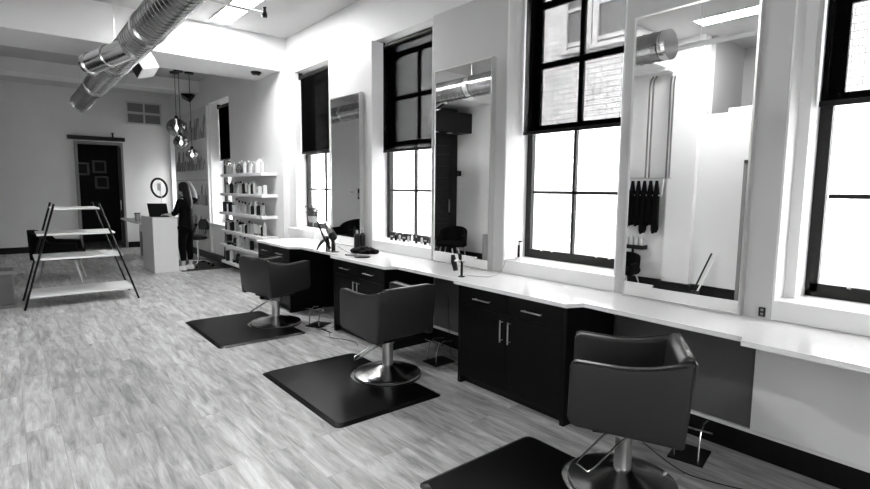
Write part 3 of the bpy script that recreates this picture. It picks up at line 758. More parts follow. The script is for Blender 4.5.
# ------------------------------------------------------------------ ceiling light panels
def light_panel(x, y, lab, wx=.27, wy=.74):
    t = thing('ceiling_light', lab, 'light', (x, y, ZC), 0, 'flat ceiling light panels')
    MB().box((-wx/2, -wy/2, -.016), (wx/2, wy/2, -.006)).build('diffuser', LAMP, t)
    b = MB(); b.box((-wx/2-.012, -wy/2-.012, -.02), (-wx/2, wy/2+.012, -.0005)); b.box((wx/2, -wy/2-.012, -.02), (wx/2+.012, wy/2+.012, -.0005)); b.box((-wx/2, -wy/2-.012, -.02), (wx/2, -wy/2, -.0005)); b.box((-wx/2, wy/2, -.02), (wx/2, wy/2+.012, -.0005)); b.build('light_frame', WHITE, t)
light_panel(2.52, 7.60, 'glowing flat ceiling light panel nearest the beam')
light_panel(2.52, 6.78, 'glowing flat ceiling light panel cut off by the top edge of the photo')
light_panel(-.88, 3.08, 'flat ceiling light panel reflected at the top of the nearest mirror', .29, .86)

# smoke detector under the beam
t = thing('smoke_detector', 'small round black smoke detector under the ceiling beam', 'smoke detector', (3.25, 8.55, 3.485))
MB().lathe([(0, -.05), (.05, -.048), (.075, -.03), (.075, -.012), (.085, -.010), (.085, 0), (0, 0)], n=24).build('housing', BLACK, t, True)
MB().lathe([(0, -.056), (.016, -.054), (.02, -.047), (0, -.047)], n=12).build('sensor', WHITE, t, True)

# speakers
def speaker(name, lab, loc, rot, s, mface):
    t = thing(name, lab, 'speaker', loc); t.rotation_euler = rot
    MB().box((-s*.6, -s*.5, -s*.75), (s*.6, s*.6, s*.75), .012).build('cabinet_body', mface, t)
    MB().box((-s*.55, -s*.53, -s*.70), (s*.55, -s*.501, s*.70), .004).build('grille', BLACK, t)
    return t
t = speaker('loudspeaker', 'white box loudspeaker with black grille hung at an angle under the duct', (1.49, 7.95, 3.25), (0, 0, 0), .205, WHITE)
ng = Vector((-.62*.7716-.40*.0608-.85*.633, .62*.636-.42*.088-.85*.7666, -.42*.994+.85*.1067)).normalized()
nw = Vector((.62*.7716+.30*.0608-.70*.633, -.62*.636+.30*.088-.70*.7666, .30*.994+.70*.1067)); nw = (nw-ng*nw.dot(ng)).normalized(); nl = ng.cross(nw)
t.rotation_euler = Matrix(((nw.x, -ng.x, nl.x), (nw.y, -ng.y, nl.y), (nw.z, -ng.z, nl.z))).to_euler()
b = MB(); b.tube([(0, .09, .0), (.0, .20, .06)], .012, 8); b.build('bracket', STEEL, t)
t = speaker('loudspeaker', 'small black loudspeaker bracketed to the wall above the lettered board', (3.37, 13.05, 3.74), (math.radians(-24), math.radians(28), math.radians(-35)), .17, BLACK)
b = MB(); b.tube([(0, .06, 0), (.05, .18, -.02)], .012, 8); b.build('bracket', MIDGREY, t)

# ------------------------------------------------------------------ pendants
for i, (x, y, z, r, lab) in enumerate(((2.86, 12.08, 2.86, .195, 'largest smoked glass globe pendant, hanging highest of the three'), (2.88, 11.85, 2.54, .150, 'medium smoked glass globe pendant hanging just under the largest one'), (3.10, 11.90, 2.30, .122, 'smallest glass globe pendant, hanging lowest and nearest the lettered board'))):
    t = thing('globe_pendant', lab, 'pendant lamp', (x, y, z), 0, 'glass globe pendants over the reception desk')
    MB().lathe([(0, ZC-z-.03), (.09, ZC-z-.03), (.095, ZC-z-.001), (0, ZC-z-.001)], n=24).build('canopy', BLACK, t, True)
    MB().tube([(0, 0, r+.03), (0, 0, ZC-z-.03)], .006, 6).build('cord', BLACK, t)
    MB().lathe([(0, r+.05), (.03, r+.05), (.035, r-.01), (0, r-.01)], n=16).build('cap', BLACK, t, True)
    MB().lathe([(r*math.sin(a), r*math.cos(a)) if 0 < a < PI else (0, r*math.cos(a)) for a in [PI*k/20 for k in range(21)]][::-1], n=32).build('glass_globe', SMOKE, t, True)
    MB().lathe([(0, -.045), (.022, -.035), (.03, -.01), (.022, .02), (.012, .045), (.012, r-.02), (0, r-.02)], n=16).build('bulb', BULB, t, True)

# ------------------------------------------------------------------ reception desk
t = thing('reception_desk', 'white box reception desk in front of the back wall', 'desk', (2.05, 10.70, 0))
MB().box((0, 0, 0), (.42, 1.02, 1.04), .004).build('front_block', SILL, t)
MB().box((-.06, 1.03, .86), (.40, 3.1, .89), .003).build('return_shelf', LIGHTGREY, t)
MB().box((.02, 1.021, .70), (.38, 1.4, .858), .002).build('shelf_box', SILL, t)
MB().box((.30, 2.9, 0), (.36, 3.05, .858), .002).build('shelf_leg', GREY, t)
t = thing('laptop', 'open black laptop on top of the white reception desk', 'laptop', (2.23, 10.98, 1.0405), math.radians(-28))
MB().box((-.17, -.02, 0), (.17, .21, .014), .004).build('keyboard_base', BLACK, t)
Ml = Matrix.Translation((0, -.02, .015)) @ Matrix.Rotation(math.radians(24), 4, 'X')
MB().box((-.17, -.008, 0), (.17, .004, .27), .004, M=Ml).build('screen_lid', BLACK, t)
t = thing('ring_light', 'tilted black ring light on a thin stand behind the laptop', 'lamp', (2.33, 11.38, 1.0405), math.radians(-20))
M_ = Matrix.Translation((0, 0, .55)) @ Matrix.Rotation(math.radians(-12), 4, 'Y')
ring = MB(); pts = [M_ @ Vector((.135*math.cos(2*PI*k/36), 0, .185*math.sin(2*PI*k/36))) for k in range(37)]
ring.tube(pts, .021, 8, caps=False); ring.build('ring', BLACK, t, True)
MB().lathe([(0, 0), (.07, 0), (.07, .012), (.012, .02), (0, .02)], n=20).build('stand_foot', BLACK, t)
MB().tube([(0, 0, .02), (.02, 0, .2), (.04, .0, .36)], .008, 8).build('stand_pole', STEEL, t)
MB().tube([(.04, -.02, .36), (.02, -.02, .46), (.0, -.02, .52)], .006, 8).box((-.035, -.03, .50), (.035, -.02, .64), .004).build('phone_holder', LIGHTGREY, t)
t = thing('tumbler', 'dark cup standing on the low return shelf of the reception desk', 'cup', (2.09, 12.35, .8905))
MB().lathe([(0, 0), (.045, 0), (.055, .16), (.05, .16), (.042, .01), (0, .01)], n=18).build('cup_body', GREY, t, True)
MB().lathe([(.057, .16), (.057, .175), (0, .175)], n=18).build('cup_lid', BLACK, t, True)
t = thing('card_holder', 'small light box lying on the low return shelf beside the laptop', 'box', (2.16, 11.85, .8905))
MB().box((-.07, -.12, 0), (.07, .12, .10), .005).build('tray', LIGHTGREY, t); MB().tube([(0, -.06, .10), (.02, 0, .14), (0, .06, .10)], .008, 6).build('cord_loop', BLACK, t)

tag(MB().box((2.50, 10.60, .0005), (3.42, 12.3, .005), .001).build('chair_mat', MATRUB), 'thin black floor mat under the task stool behind the reception desk', 'mat')
# task stool behind the receptionist
t = thing('task_stool', 'black task stool with small backrest and chrome star base by the lettered board', 'stool', (2.93, 11.10, .0055), -1.0)
MB().lathe([(0, .56), (.17, .56), (.19, .585), (.185, .63), (.15, .65), (0, .65)], n=28).build('seat', BLACK, t, True)
MB().prism([(-.11, .74), (.11, .74), (.13, .80), (.12, .90), (.07, .96), (-.07, .96), (-.12, .90), (-.13, .80)], .17, .21, .012, axis='y').build('backrest', BLACK, t, True)
MB().tube([(0, .05, .56), (0, .20, .57), (0, .225, .7), (0, .215, .82)], .012, 8).build('back_bar', BLACK, t)
MB().tube([(0, 0, .10), (0, 0, .56)], .02, 12).build('gas_lift', CHROME, t)
for k in range(5):
    a = 2*PI*k/5+.3
    lg = MB().tube([(0, 0, .12), (.15*math.cos(a), .15*math.sin(a), .11), (.29*math.cos(a), .29*math.sin(a), .075)], [.02, .015, .011], 8).build('leg', CHROME, t)
    MB().lathe([(0, -.012), (.027, -.012), (.027, .012), (0, .012)], n=14, M=Matrix.Translation((.29*math.cos(a), .29*math.sin(a), .029)) @ Matrix.Rotation(a, 4, 'Z') @ Matrix.Rotation(PI/2, 4, 'X')).build('caster', BLACK, lg)

# ------------------------------------------------------------------ ladder shelf on the left
t = thing('ladder_shelf', 'white tiered display shelf with slanting black legs at the left edge', 'shelf', (.75, 8.45, 0))
for (xa, xb, z) in ((-.48, .40, .98), (-.52, .48, .655), (-.60, .60, .165)):
    MB().box((xa, .03, z-.022), (xb, .72, z), .003).build('shelf_board', SILL, t)
for yy in (.0, .75):
    MB().tube([(.645, yy, .0), (.22, yy, 1.38)], .013, 8).build('leg', BLACK, t)
    MB().tube([(-.66, yy, .0), (-.28, yy, 1.38)], .013, 8).build('leg', BLACK, t)
MB().box((-.30, .03, 1.30), (.24, .72, 1.32), .003).build('shelf_board', SILL, t)

# ------------------------------------------------------------------ things on the counter
CZ = .8655
t = thing('potted_plant', 'leafy plant in a white pot on a thin tall stand before the far window', 'plant', (2.90, 5.88, CZ))
MB().tube([(0, 0, .0), (0, 0, .335)], .0035, 6).lathe([(0, 0), (.04, 0), (.04, .004), (0, .004)], n=16).build('stand', STEEL, t)
MB().lathe([(0, .335), (.048, .335), (.058, .37), (.062, .41), (.056, .41), (.05, .39), (0, .39)], n=20).build('pot', WHITE, t, True)
b = MB(); rnd = random.Random(3)
for k in range(60):
    a = rnd.uniform(0, 2*PI); q = rnd.uniform(.1, 1); hh = rnd.uniform(.03, .14); e = Vector((.10*q*math.cos(a), .10*q*math.sin(a), .40+hh))
    b.tube([(.02*math.cos(a), .02*math.sin(a), .39), (e.x*.6, e.y*.6, .40+hh*.6), e], [.0028, .0022, .0015], 4)
    for s in range(3):
        c0 = e+Vector((rnd.uniform(-.014, .014), rnd.uniform(-.014, .014), rnd.uniform(-.03, .01))); d0 = Vector((rnd.uniform(-1, 1), rnd.uniform(-1, 1), rnd.uniform(-.2, 1))).normalized()*.022; s0 = d0.cross(Vector((0, 0, 1)))
        s0 = (s0.normalized() if s0.length > 1e-4 else Vector((1, 0, 0)))*.008
        vs = [b.b.verts.new(c0-d0), b.b.verts.new(c0+s0), b.b.verts.new(c0+d0), b.b.verts.new(c0-s0)]; b.b.faces.new(vs)
b.build('foliage', GREEN, t)

# tool stand with dryer and wand
t = thing('tool_stand', 'black bent metal holder for hair tools on the worktop edge', 'stand', (2.95, 5.54, CZ))
b = MB()
for s in (-.07, .07):
    b.tube([(-.03, s-.04, .006), (-.02, s-.02, .09), (.0, s, .17), (.03, s+.02, .09), (.04, s+.04, .006)], .012, 8)
b.box((-.02, -.085, .155), (.03, .085, .18), .004); b.build('holder_frame', BLACK, t, True)
MB().box((-.04, -.12, 0), (.05, .12, .006), .002).build('holder_base', BLACK, t)
t = thing('hair_dryer', 'black and silver hair dryer resting slanted in the tool holder', 'hair dryer', (2.95, 5.54, CZ+.185))
Mh = Matrix.Rotation(math.radians(-50), 4, 'X')
MB().lathe([(0, -.10), (.038, -.10), (.044, -.06), (.046, .02), (.036, .08), (.030, .15), (.0, .15)], n=20, M=Matrix.Translation((0, -.01, .05)) @ Mh).build('barrel', CHROME_D, t, True)
MB().lathe([(0, -.105), (.034, -.115), (.045, -.10), (.047, -.07), (.047, -.05), (0, -.05)], n=20, M=Matrix.Translation((0, -.01, .05)) @ Mh).build('rear_cap', BLACK, t, True)
MB().tube([(0, .0, .03), (0, -.07, -.06), (0, -.10, -.16)], [.02, .018, .015], 10).build('handle', BLACK, t, True)
t = thing('curling_wand', 'long thin black curling wand standing at a slant above the tool holder', 'hair tool', (2.90, 5.60, CZ+.02))
MB().tube([(0, .0, .14), (-.01, .15, .33)], .012, 8).build('barrel', BLACK, t, True)
MB().tube([(.02, -.11, .02), (0, 0, .15)], .016, 8).build('grip', BLACK, t, True)
t = thing('hair_clipper', 'light curved clipper hanging against the side of the tool holder', 'hair tool', (2.905, 5.60, CZ))
MB().tube([(.02, .02, .14), (-.01, .06, .10), (-.02, .11, .05), (-.02, .14, .012)], [.018, .018, .014, .011], 10).build('clipper_body', VINYL, t, True)
MB().tube([(-.02, .14, .013), (-.02, .155, .0125)], .012, 8).build('blade', BLACK, t, True)
cord([(3.0, 5.45, CZ+.07), (3.02, 5.35, CZ+.03), (3.04, 5.22, CZ+.004), (3.08, 5.12, CZ+.004), (3.05, 5.02, CZ+.004)], 'thin cord running from the hair dryer across the white worktop', .002)

def blob(name, label, cat, loc, s, m, seed):
    bm = bmesh.new(); bmesh.ops.create_icosphere(bm, subdivisions=4, radius=1)
    rnd = random.Random(seed); ph = [rnd.uniform(0, 6) for _ in range(6)]
    for v in bm.verts:
        p = v.co.copy(); k = 1+.12*math.sin(5*p.x+ph[0])*math.sin(4*p.y+ph[1])+.07*math.sin(9*p.y+ph[2]+3*p.z)+.05*math.sin(13*p.x+ph[3])
        z = max(p.z, -.25)+.25
        v.co = Vector((p.x*s[0]*k, p.y*s[1]*k, z*s[2]*k))
    m_ = MB(); m_.add(bm); o = m_.build(name, m, None, True); o.location = loc; return tag(o, label, cat)
blob('folded_cape', 'crumpled black salon cape heaped on the worktop before the far mirror', 'cloth', (3.22, 5.20, CZ), (.13, .21, .055), BLACKMATTE, 2)
for i, (x, y, s, kk, lab) in enumerate(((3.34, 5.57, 1.15, 'dark_bottle', 'black product bottle with grey cap behind the crumpled cape, left of the pair'), (3.35, 5.46, 1.25, 'dark_bottle', 'taller black bottle behind the crumpled cape, right of the pair'))):
    product(kk, x, y, CZ, 0, (1.1, s), lab, 'black bottles behind the crumpled cape')
t = thing('hair_brush', 'slim brush standing upright behind the black bottles by the far mirror', 'brush', (3.36, 5.66, CZ))
MB().tube([(0, 0, .0), (0, .0, .14)], .010, 8).build('brush_handle', BLACK, t); MB().lathe([(0, .14), (.014, .15), (.016, .22), (.01, .27), (0, .275)], n=12).build('brush_head', BLACK, t, True)
t = thing('hand_mirror', 'dark round hand mirror lying flat on the worktop near the middle cabinet', 'hand mirror', (2.98, 4.86, CZ), .5)
MB().lathe([(0, 0), (.085, 0), (.09, .006), (.085, .012), (0, .012)], n=32).build('mirror_disc', BLACK, t, True)
MB().tube([(.02, .08, .0145), (.04, .24, .0115)], [.0138, .011], 8).build('handle', GREY, t, True)

# clamp holder on the near worktop
t = thing('dryer_holder', 'black post holder clamped at the corner of the nearest worktop section', 'stand', (3.0, 3.265, CZ))
MB().lathe([(0, 0), (.03, 0), (.03, .006), (.01, .012), (0, .012)], n=16).tube([(0, 0, .01), (0, 0, .14)], .011, 10).build('post', BLACK, t, True)
MB().tube([(0, -.035, .135), (0, .13, .135)], .007, 8).tube([(-.04, .05, .137), (.05, .05, .137)], .006, 6).build('cross_arm', STEEL, t)
t = thing('hair_straightener', 'black hair straightener hanging from the post holder', 'hair tool', (3.0, 3.37, CZ+.02))
MB().tube([(0, -.03, .025), (0, .0, .10), (0, .012, .16)], [.022, .026, .017], 12).build('grip', BLACK, t, True)
MB().tube([(0, .014, .16), (0, .024, .215)], .006, 8).build('tip', STEEL, t)
t = thing('styling_iron', 'short black styling iron standing in the ring of the post holder', 'hair tool', (3.03, 3.315, CZ+.12))
MB().tube([(0, 0, 0), (0, .01, .075)], [.012, .018], 10).build('grip', BLACK, t, True)
cord([(3.01, 3.24, CZ+.02), (3.10, 3.2, CZ+.004), (3.16, 3.1, CZ+.004), (3.24, 3.12, CZ+.004), (3.36, 3.17, CZ+.004), (3.445, 3.19, CZ+.06), (3.448, 3.16, .99), (3.50, 3.12, .992), (3.53, 3.10, .993)], 'thin cord running from the post holder up to the trimmer on the sill', .0014)

t = thing('hair_trimmer', 'white and black cordless trimmer upright in its charger on the nearest sill', 'trimmer', (3.55, 3.09, .9855), .1)
MB().lathe([(0, 0), (.045, 0), (.043, .018), (.028, .03), (0, .03)], n=20).build('charger', WHITE, t, True)
MB().prism([(-.02, .02), (.02, .02), (.017, .15), (.012, .165), (-.012, .165), (-.02, .15)], -.015, .015, .006, axis='y').build('trimmer_body', WHITE, t, True)
MB().box((-.024, -.012, .03), (-.019, .012, .14), .003).box((-.012, -.012, .165), (.012, .012, .178), .002).build('trimmer_grip', BLACK, t)

# small jars on the middle sill
for k in range(9):
    y = 5.28-k*.085; kind = ['jar', 'dark_bottle', 'grey_bottle', 'jar', 'grey_bottle', 'white_bottle', 'dark_bottle', 'grey_bottle', 'jar'][k]
    s = (.42, .42) if kind != 'jar' else (.45, .8)
    product(kind, 3.66+random.uniform(-.01, .01), y, .9855, 0, s, 'tiny %s on the middle window sill, %s from the left' % (DESC[kind].replace('low ', ''), ORD[k]), 'small bottles on the middle window sill')
t = thing('dried_sprig', 'thin dried sprig in a small glass on the sill of the middle window', 'plant', (3.66, 4.50, .9855))
MB().lathe([(0, 0), (.03, 0), (.032, .05), (.029, .05), (.027, .004), (0, .004)], n=16).build('glass', CLEARG, t, True)
b = MB()
for k in range(6):
    a = k*1.05; b.tube([(0, 0, .01), (.02*math.cos(a), .04*math.sin(a), .07), (.03*math.cos(a), .09*math.sin(a), .10+.01*k)], .0018, 4)
b.build('stems', GREEN, t)
# outlet at the near mirror
t = thing('power_outlet', 'small dark power outlet on the grey pier right of the nearest mirror', 'outlet', (3.458, 1.095, .905))
MB().box((-.006, -.018, -.028), (0, .018, .028), .002).build('cover_plate', BLACK, t); MB().box((-.008, -.008, .005), (-.0062, .008, .02)).box((-.008, -.008, -.02), (-.0062, .008, -.005)).build('sockets', GREY, t)

# ------------------------------------------------------------------ things seen only in the mirrors
def armchair(lab, x, y, rz):
    t = thing('armchair', lab, 'chair', (x, y, 0), rz)
    MB().box((-.27, -.25, .36), (.27, .27, .46), .03, seg=3).build('seat', BLACKMATTE, t, True)
    pts = []
    for k in range(15):
        a = PI*k/14; pts.append((.31*math.cos(a), -.06-.24*math.sin(a)))
    out = [(p[0], p[1]) for p in pts]
    inn = [(p[0]*.82, p[1]*.82+.0) for p in pts][::-1]
    b = MB(); bm = bmesh.new(); n = len(pts); rows = []
    for k, p in enumerate(pts):
        u = k/14; zt = .62+.17*math.sin(PI*u)**.7
        q = (p[0]*.84, p[1]*.84+.0)
        rows.append([bm.verts.new((p[0], p[1], .36)), bm.verts.new((p[0]*1.04, p[1]*1.04, zt)), bm.verts.new((q[0], q[1], zt)), bm.verts.new((q[0], q[1], .36))])
    f0 = [bm.verts.new((.31, .25, .36)), bm.verts.new((.32, .22, .60)), bm.verts.new((.26, .22, .60)), bm.verts.new((.26, .25, .36))]
    f1 = [bm.verts.new((-.31, .25, .36)), bm.verts.new((-.32, .22, .60)), bm.verts.new((-.26, .22, .60)), bm.verts.new((-.26, .25, .36))]
    rows = [f0]+rows+[f1]
    for A, B in zip(rows[:-1], rows[1:]):
        for j in range(4): bm.faces.new((A[j], A[(j+1) % 4], B[(j+1) % 4], B[j]))
    bm.faces.new(rows[0]); bm.faces.new(rows[-1][::-1]); b.add(bm); b.build('backrest', BLACKMATTE, t, True)
    for sx in (-1, 1):
        for sy in (-1, 1):
            MB().tube([(sx*.20, sy*.18, .37), (sx*.27, sy*.26, 0)], [.018, .010], 8).build('leg', WOODL, t)
    return t
armchair('black tub armchair with pale wooden legs before the barn door, seen in the middle mirror', -.80, 8.62, math.radians(-122))
ac = armchair('large black armchair reflected at the bottom of the farthest mirror', .62, 10.75, math.radians(-100)); ac.scale = (1.3, 1.3, 1.12)
ac = armchair('low armchair reflected at the lower left of the nearest mirror below the capes', -1.0, 4.62, math.radians(-95)); ac.scale = (.95, .95, .75)
t = thing('low_cabinet', 'grey cabinet against the white wall carrying a jug, seen in the middle mirror', 'cabinet', (-1.25, 7.6, 0))
MB().box((-.24, -.35, 0), (.24, .28, .66), .006).build('body', GREY, t); MB().box((.241, -.33, .05), (.255, -.04, .63), .003).build('door', GREY, t); MB().box((.241, -.03, .05), (.255, .26, .63), .003).build('door', GREY, t)
t = thing('jug', 'white jug with black handle on the grey cabinet in the middle mirror', 'jug', (-1.2, 7.65, .661))
MB().lathe([(0, 0), (.07, 0), (.085, .06), (.075, .15), (.055, .20), (0, .20)], n=20).build('jug_body', WHITE, t, True); MB().tube([(.0, -.07, .17), (.0, -.13, .15), (.0, -.13, .07), (0, -.08, .04)], .012, 8).build('jug_handle', BLACK, t)
t = thing('storage_cube', 'grey drawer box on the floor left of the armchair in the middle mirror', 'box', (-.20, 8.93, 0))
MB().box((-.2, -.2, 0), (.2, .18, .5), .006).build('body', GREY, t); MB().box((-.19, -.215, .05), (.19, -.201, .45), .003).build('drawer_front', UNDER, t); MB().box((-.04, -.225, .34), (.04, -.216, .37)).build('handle', BLACK, t)
t = thing('wall_switch', 'small black control box on the white wall near the barn door in the middle mirror', 'switch', (XL+.002, 9.18, 1.99))
MB().box((0, -.06, -.06), (.05, .06, .06), .005).build('box_body', BLACK, t); MB().box((.05, -.02, -.02), (.055, .02, .02)).build('button', GREY, t)
t = thing('wall_sign', 'small dark framed sign on the far wall, reflected in the farthest mirror', 'sign', (XL+.002, 13.7, 1.45))
MB().box((0, -.09, -.16), (.02, .09, .16), .003).build('frame', BLACK, t); MB().box((.02, -.05, -.1), (.024, .05, .02)).build('face', MIDGREY, t)
t = thing('thermostat', 'small white thermostat on the far wall, reflected in the farthest mirror', 'thermostat', (XL+.002, 14.15, 1.5))
MB().box((0, -.07, -.05), (.03, .07, .05), .006).build('case', WHITE, t); MB().box((.03, -.03, -.02), (.033, .03, .02)).build('display', GREY, t)

# towel rack with copper pipes (nearest mirror)
t = thing('cape_rack', 'metal hanging rack on two long vertical pipes against the white wall', 'rack', (XL+.10, 4.45, 0))
for yy in (.02, -.04, -.33, -.38):
    MB().tube([(0, yy, 1.83), (0, yy, 3.30), (0, yy-.01, 3.40), (-.04, yy-.03, 3.47)], .014, 10).build('pipe', PIPEM, t, True)
MB().tube([(0, -.42, 1.83), (0, .5, 1.83)], .012, 8).build('top_rail', STEEL, t)
MB().tube([(.05, -.30, 1.55), (.05, .5, 1.55)], .014, 8).build('hanging_rail', WHITE, t)
MB().tube([(0, -.30, 1.83), (.05, -.30, 1.55)], .010, 8).build('end_bar', WHITE, t); MB().tube([(0, .48, 1.83), (.05, .48, 1.55)], .010, 8).build('end_bar', WHITE, t)
for k in range(6):
    y = 4.24+k*.105
    t = thing('salon_cape', 'black salon cape on the rack rail, %s from the end nearest the pilaster' % ORD[k], 'cape', (XL+.155, y, 1.55), 0, 'black capes on the hanging rack')
    b = MB(); rnd = random.Random(k); hb = .52+rnd.uniform(-.05, .12)
    b.prism([(-.042, .0), (-.006, .24), (.006, .24), (.042, .0), (.046, -.2), (.050, -hb+.05), (.028, -hb-.02), (.0, -hb+.04), (-.024, -hb), (-.050, -hb+.06), (-.045, -.2)], -.05, .035, .01, axis='x')
    b.build('cape_cloth', BLACKMATTE, t)
t = thing('wall_tray', 'black wall tray holding white pump bottles below the capes', 'shelf', (XL+.002, 4.62, .66))
MB().box((0, -.2, -.02), (.16, .3, .0)).box((.15, -.2, 0), (.16, .3, .05)).box((0, -.2, 0), (.15, -.19, .05)).build('tray', BLACK, t)
MB().box((0, .04, -.5), (.03, .07, -.02)).build('bracket', BLACK, t)
for k in range(5):
    product('pump_bottle', XL+.08, 4.48+k*.09, .6605, 0, (1.0, 1.0), 'white pump bottle on the black wall tray, %s from the end nearest the pilaster' % ORD[k], 'pump bottles on the wall tray')
for i, (ya, lab, mm) in enumerate(((3.40, 'black handled broom leaning against the white wall in the nearest mirror', BLACK), (3.34, 'white handled broom leaning beside the black one in the nearest mirror', WHITE))):
    t = thing('broom', lab, 'broom', (XL+.22, ya+.13, 0)); MB().tube([(0, 0, .08), (-.17, -.17, .68-.03*i)], .013, 8).build('handle', mm, t)
    MB().prism([(-.05, 0), (.05, 0), (.03, .10), (-.03, .10)], -.02, .02, .004, axis='y').build('broom_head', VINYL, t)

# ------------------------------------------------------------------ receptionist
def skin_mesh(name, nodes, edges, m, parent, sub=2):
    me = bpy.data.meshes.new(name); me.from_pydata([n_[0] for n_ in nodes], edges, [])
    o = bpy.data.objects.new(name, me); link(o, parent); me.materials.append(m)
    md = o.modifiers.new('skin', 'SKIN'); md.use_smooth_shade = True
    if not me.skin_vertices: 
        bpy.context.view_layer.objects.active = o
        me.attributes
    sv = me.skin_vertices[0].data
    for i, n_ in enumerate(nodes):
        r = n_[1]; sv[i].radius = r if isinstance(r, tuple) else (r, r)
    sv[0].use_root = True
    s = o.modifiers.new('sub', 'SUBSURF'); s.levels = sub; s.render_levels = sub
    return o

def person():
    t = thing('person', 'person in black with long dark hair, one hand to the head, beside the reception desk', 'person', (2.65, 10.78, .006), math.radians(48))
    # local frame: faces +y (away), right = +x
    N = []; E = []
    def chain(start, pts):
        prev = start
        for p, r in pts:
            N.append((p, r)); k = len(N)-1
            if prev is not None: E.append((prev, k))
            prev = k
        return prev
    pelvis = chain(None, [((0, 0, .93), (.112, .10))])
    ch = chain(pelvis, [((0, .0, 1.06), (.10, .085)), ((0, -.005, 1.20), (.115, .09)), ((0, 0, 1.33), (.12, .08))])
    neck = chain(ch, [((0, .0, 1.41), (.055, .05)), ((0, .02, 1.47), (.046, .046))])
    head = chain(neck, [((0, .04, 1.54), (.068, .078)), ((0, .045, 1.60), (.070, .082)), ((0, .04, 1.655), (.05, .055))])
    # legs
    for s, fy in ((1, .0), (-1, .05)):
        chain(pelvis, [((s*.085, 0, .84), .088), ((s*.09, .01+fy, .50), .056), ((s*.088, -.01+fy, .32), .050), ((s*.085, -.01+fy, .10), .034), ((s*.087, .02+fy, .045), .036), ((s*.092, .12+fy, .03), .030)])
    # right arm raised to the head
    ra = chain(ch, [((.16, 0, 1.36), .050), ((.23, -.02, 1.34), .046), ((.29, -.05, 1.37), .040), ((.23, -.07, 1.49), .036), ((.14, -.07, 1.62), .028), ((.09, -.06, 1.67), .030)])
    # left arm to the laptop
    la = chain(ch, [((-.16, 0, 1.36), .050), ((-.21, .05, 1.20), .042), ((-.22, .09, 1.10), .036), ((-.20, .19, 1.09), .027), ((-.17, .28, 1.085), .020), ((-.16, .315, 1.08), .021)])
    # fingers
    for k in range(4):
        o_ = (k-1.5)*.017
        chain(ra, [((.065, -.05+o_, 1.695), .010), ((.035+abs(o_)*.3, -.035+o_, 1.715), .009), ((.008+abs(o_)*.5, -.02+o_, 1.725), .0075)])
        chain(la, [((-.155+o_, .345-abs(o_)*.2, 1.08), .0085), ((-.152+o_*1.1, .372, 1.072), .0075), ((-.15+o_*1.1, .39, 1.06), .006)])
    chain(ra, [((.09, -.01, 1.665), .009), ((.075, .02, 1.68), .007)])
    chain(la, [((-.125, .315, 1.08), .009), ((-.115, .34, 1.07), .007)])
    body = skin_mesh('body', N, E, SKIN, t)
    # face
    f = MB(); f.prism([(.105, 1.575), (.128, 1.568), (.108, 1.60)], -.009, .009, .003, axis='x'); f.build('nose', SKIN, t, True)
    for s in (-1, 1):
        MB().lathe([(0, -.010), (.009, -.005), (.009, .005), (0, .010)], n=10, M=Matrix.Translation((s*.028, .112, 1.602)) @ Matrix.Rotation(PI/2, 4, 'X')).build('eye', BLACK, t, True)
        MB().lathe([(0, -.006), (.018, -.004), (.018, .004), (0, .006)], n=12, M=Matrix.Translation((s*.075, .035, 1.585)) @ Matrix.Rotation(PI/2, 4, 'Y')).build('ear', SKIN, t, True)
    MB().box((-.022, .108, 1.545), (.022, .116, 1.555), .003).build('mouth', MIDGREY, t)
    # clothes
    g = MB(); rings = []
    for (z, a, b2) in ((.74, .172, .135), (.76, .176, .138), (.85, .172, .132), (.95, .166, .125), (1.06, .145, .112), (1.20, .155, .115), (1.30, .168, .112), (1.37, .160, .098), (1.405, .125, .088), (1.43, .075, .070)):
        rings.append([g.b.verts.new((a*math.cos(2*PI*k/28), b2*math.sin(2*PI*k/28), z+(.012*math.sin(k*1.3) if z < .8 else 0))) for k in range(28)])
    for A, B in zip(rings[:-1], rings[1:]):
        for k in range(28): g.b.faces.new((A[k], A[(k+1) % 28], B[(k+1) % 28], B[k]))
    g.tube([(.10, 0, 1.34), (.17, 0, 1.345), (.23, -.02, 1.34), (.275, -.045, 1.36), (.285, -.052, 1.385)], [.066, .066, .062, .058, .054], 16)
    g.tube([(-.10, 0, 1.34), (-.165, .01, 1.33), (-.205, .045, 1.21), (-.222, .085, 1.115), (-.215, .13, 1.098)], [.066, .066, .058, .054, .050], 16)
    g.build('top_garment', BLACKMATTE, t, True)
    Nn = [((0, 0, .92), (.148, .118))]; Ee = []
    for s, fy in ((1, .0), (-1, .05)):
        k = len(Nn); Nn += [((s*.085, 0, .82), .105), ((s*.09, .01+fy, .50), .074), ((s*.088, -.01+fy, .32), .066), ((s*.086, -.01+fy, .17), .054)]; Ee += [(0, k), (k, k+1), (k+1, k+2), (k+2, k+3)]
    skin_mesh('trousers', Nn, Ee, BLACKMATTE, t)
    for s, fy in ((1, .0), (-1, .05)):
        MB().prism([(-.06+fy, 0), (.19+fy, 0), (.20+fy, .03), (.12+fy, .055), (.05+fy, .085), (-.05+fy, .09), (-.065+fy, .04)], s*.088-.042, s*.088+.042, .014, axis='x', seg=3).build('shoe', WHITE, t, True)
    # long hair: cap and fall down the back
    bm = bmesh.new(); bmesh.ops.create_uvsphere(bm, u_segments=28, v_segments=18, radius=1)
    for v in bm.verts:
        p = v.co.copy(); v.co = Vector((p.x*.094, p.y*.105+.028, p.z*.105+1.60))
        if p.y > .55 and p.z < .35: v.co.y = min(v.co.y, .085)
    h = MB(); h.add(bm)
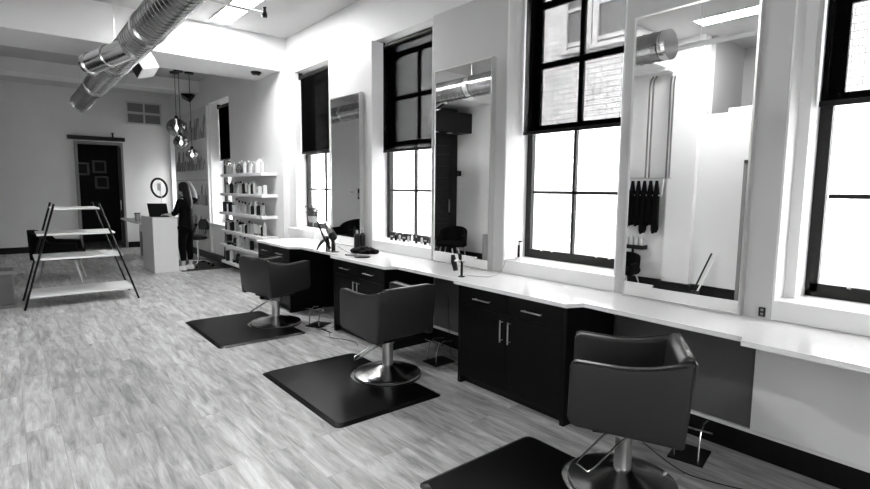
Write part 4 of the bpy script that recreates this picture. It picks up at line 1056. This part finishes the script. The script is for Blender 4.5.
    pts = [((0, .0, 1.63), (.090, .085)), ((0, -.015, 1.54), (.092, .082)), ((-.005, -.04, 1.45), (.092, .072)), ((-.01, -.07, 1.36), (.092, .060)), ((-.015, -.085, 1.27), (.078, .050)), ((-.02, -.085, 1.20), (.045, .035))]
    rings = []
    for (c_, (a, b2)) in pts:
        rings.append([h.b.verts.new((c_[0]+a*math.cos(2*PI*k/20)*(1+.05*math.sin(7*k)), c_[1]+b2*math.sin(2*PI*k/20), c_[2])) for k in range(20)])
    for A, B in zip(rings[:-1], rings[1:]):
        for k in range(20): h.b.faces.new((A[k], A[(k+1) % 20], B[(k+1) % 20], B[k]))
    h.b.faces.new(rings[0]); h.b.faces.new(rings[-1])
    h.build('hair', HAIR, t, True)
    return t
def ensure_skin(me):
    pass
_old = skin_mesh
def skin_mesh(name, nodes, edges, m, parent, sub=2):
    # skin data layer is made through a temporary bmesh
    bm = bmesh.new(); lay = bm.verts.layers.skin.verify()
    vs = []
    for i, (p, r) in enumerate(nodes):
        v = bm.verts.new(p); v[lay].radius = r if isinstance(r, tuple) else (r, r); v[lay].use_root = (i == 0); vs.append(v)
    for a, b_ in edges: bm.edges.new((vs[a], vs[b_]))
    me = bpy.data.meshes.new(name); bm.to_mesh(me); bm.free(); me.materials.append(m)
    o = bpy.data.objects.new(name, me); link(o, parent)
    md = o.modifiers.new('skin', 'SKIN'); md.use_smooth_shade = True
    s = o.modifiers.new('sub', 'SUBSURF'); s.levels = sub; s.render_levels = sub
    return o
person()

# ------------------------------------------------------------------ light
W = bpy.data.worlds.new('world'); sc.world = W; W.use_nodes = True
bg = W.node_tree.nodes['Background']; bg.inputs[0].default_value = (1, 1, 1, 1); bg.inputs[1].default_value = 3.2
def portal(name, loc, rot, sx, sy):
    l = bpy.data.lights.new(name, 'AREA'); l.shape = 'RECTANGLE'; l.size = sx; l.size_y = sy; l.cycles.is_portal = True
    o = bpy.data.objects.new(name, l); link(o); o.location = loc; o.rotation_euler = rot
for w in WIN: portal('window_portal', (3.93, (w['y0']+w['y1'])/2, 2.2), (0, PI/2, 0), 2.5, w['y1']-w['y0'])
portal('window_portal', (-.7, YF-.25, 2.1), (PI/2, 0, 0), 1.2, 2.4)

vs = sc.view_settings; sc.display_settings.display_device = 'sRGB'
vs.view_transform = 'Standard'; vs.look = 'None'; vs.gamma = 1; vs.use_curve_mapping = False; vs.exposure = 2.4
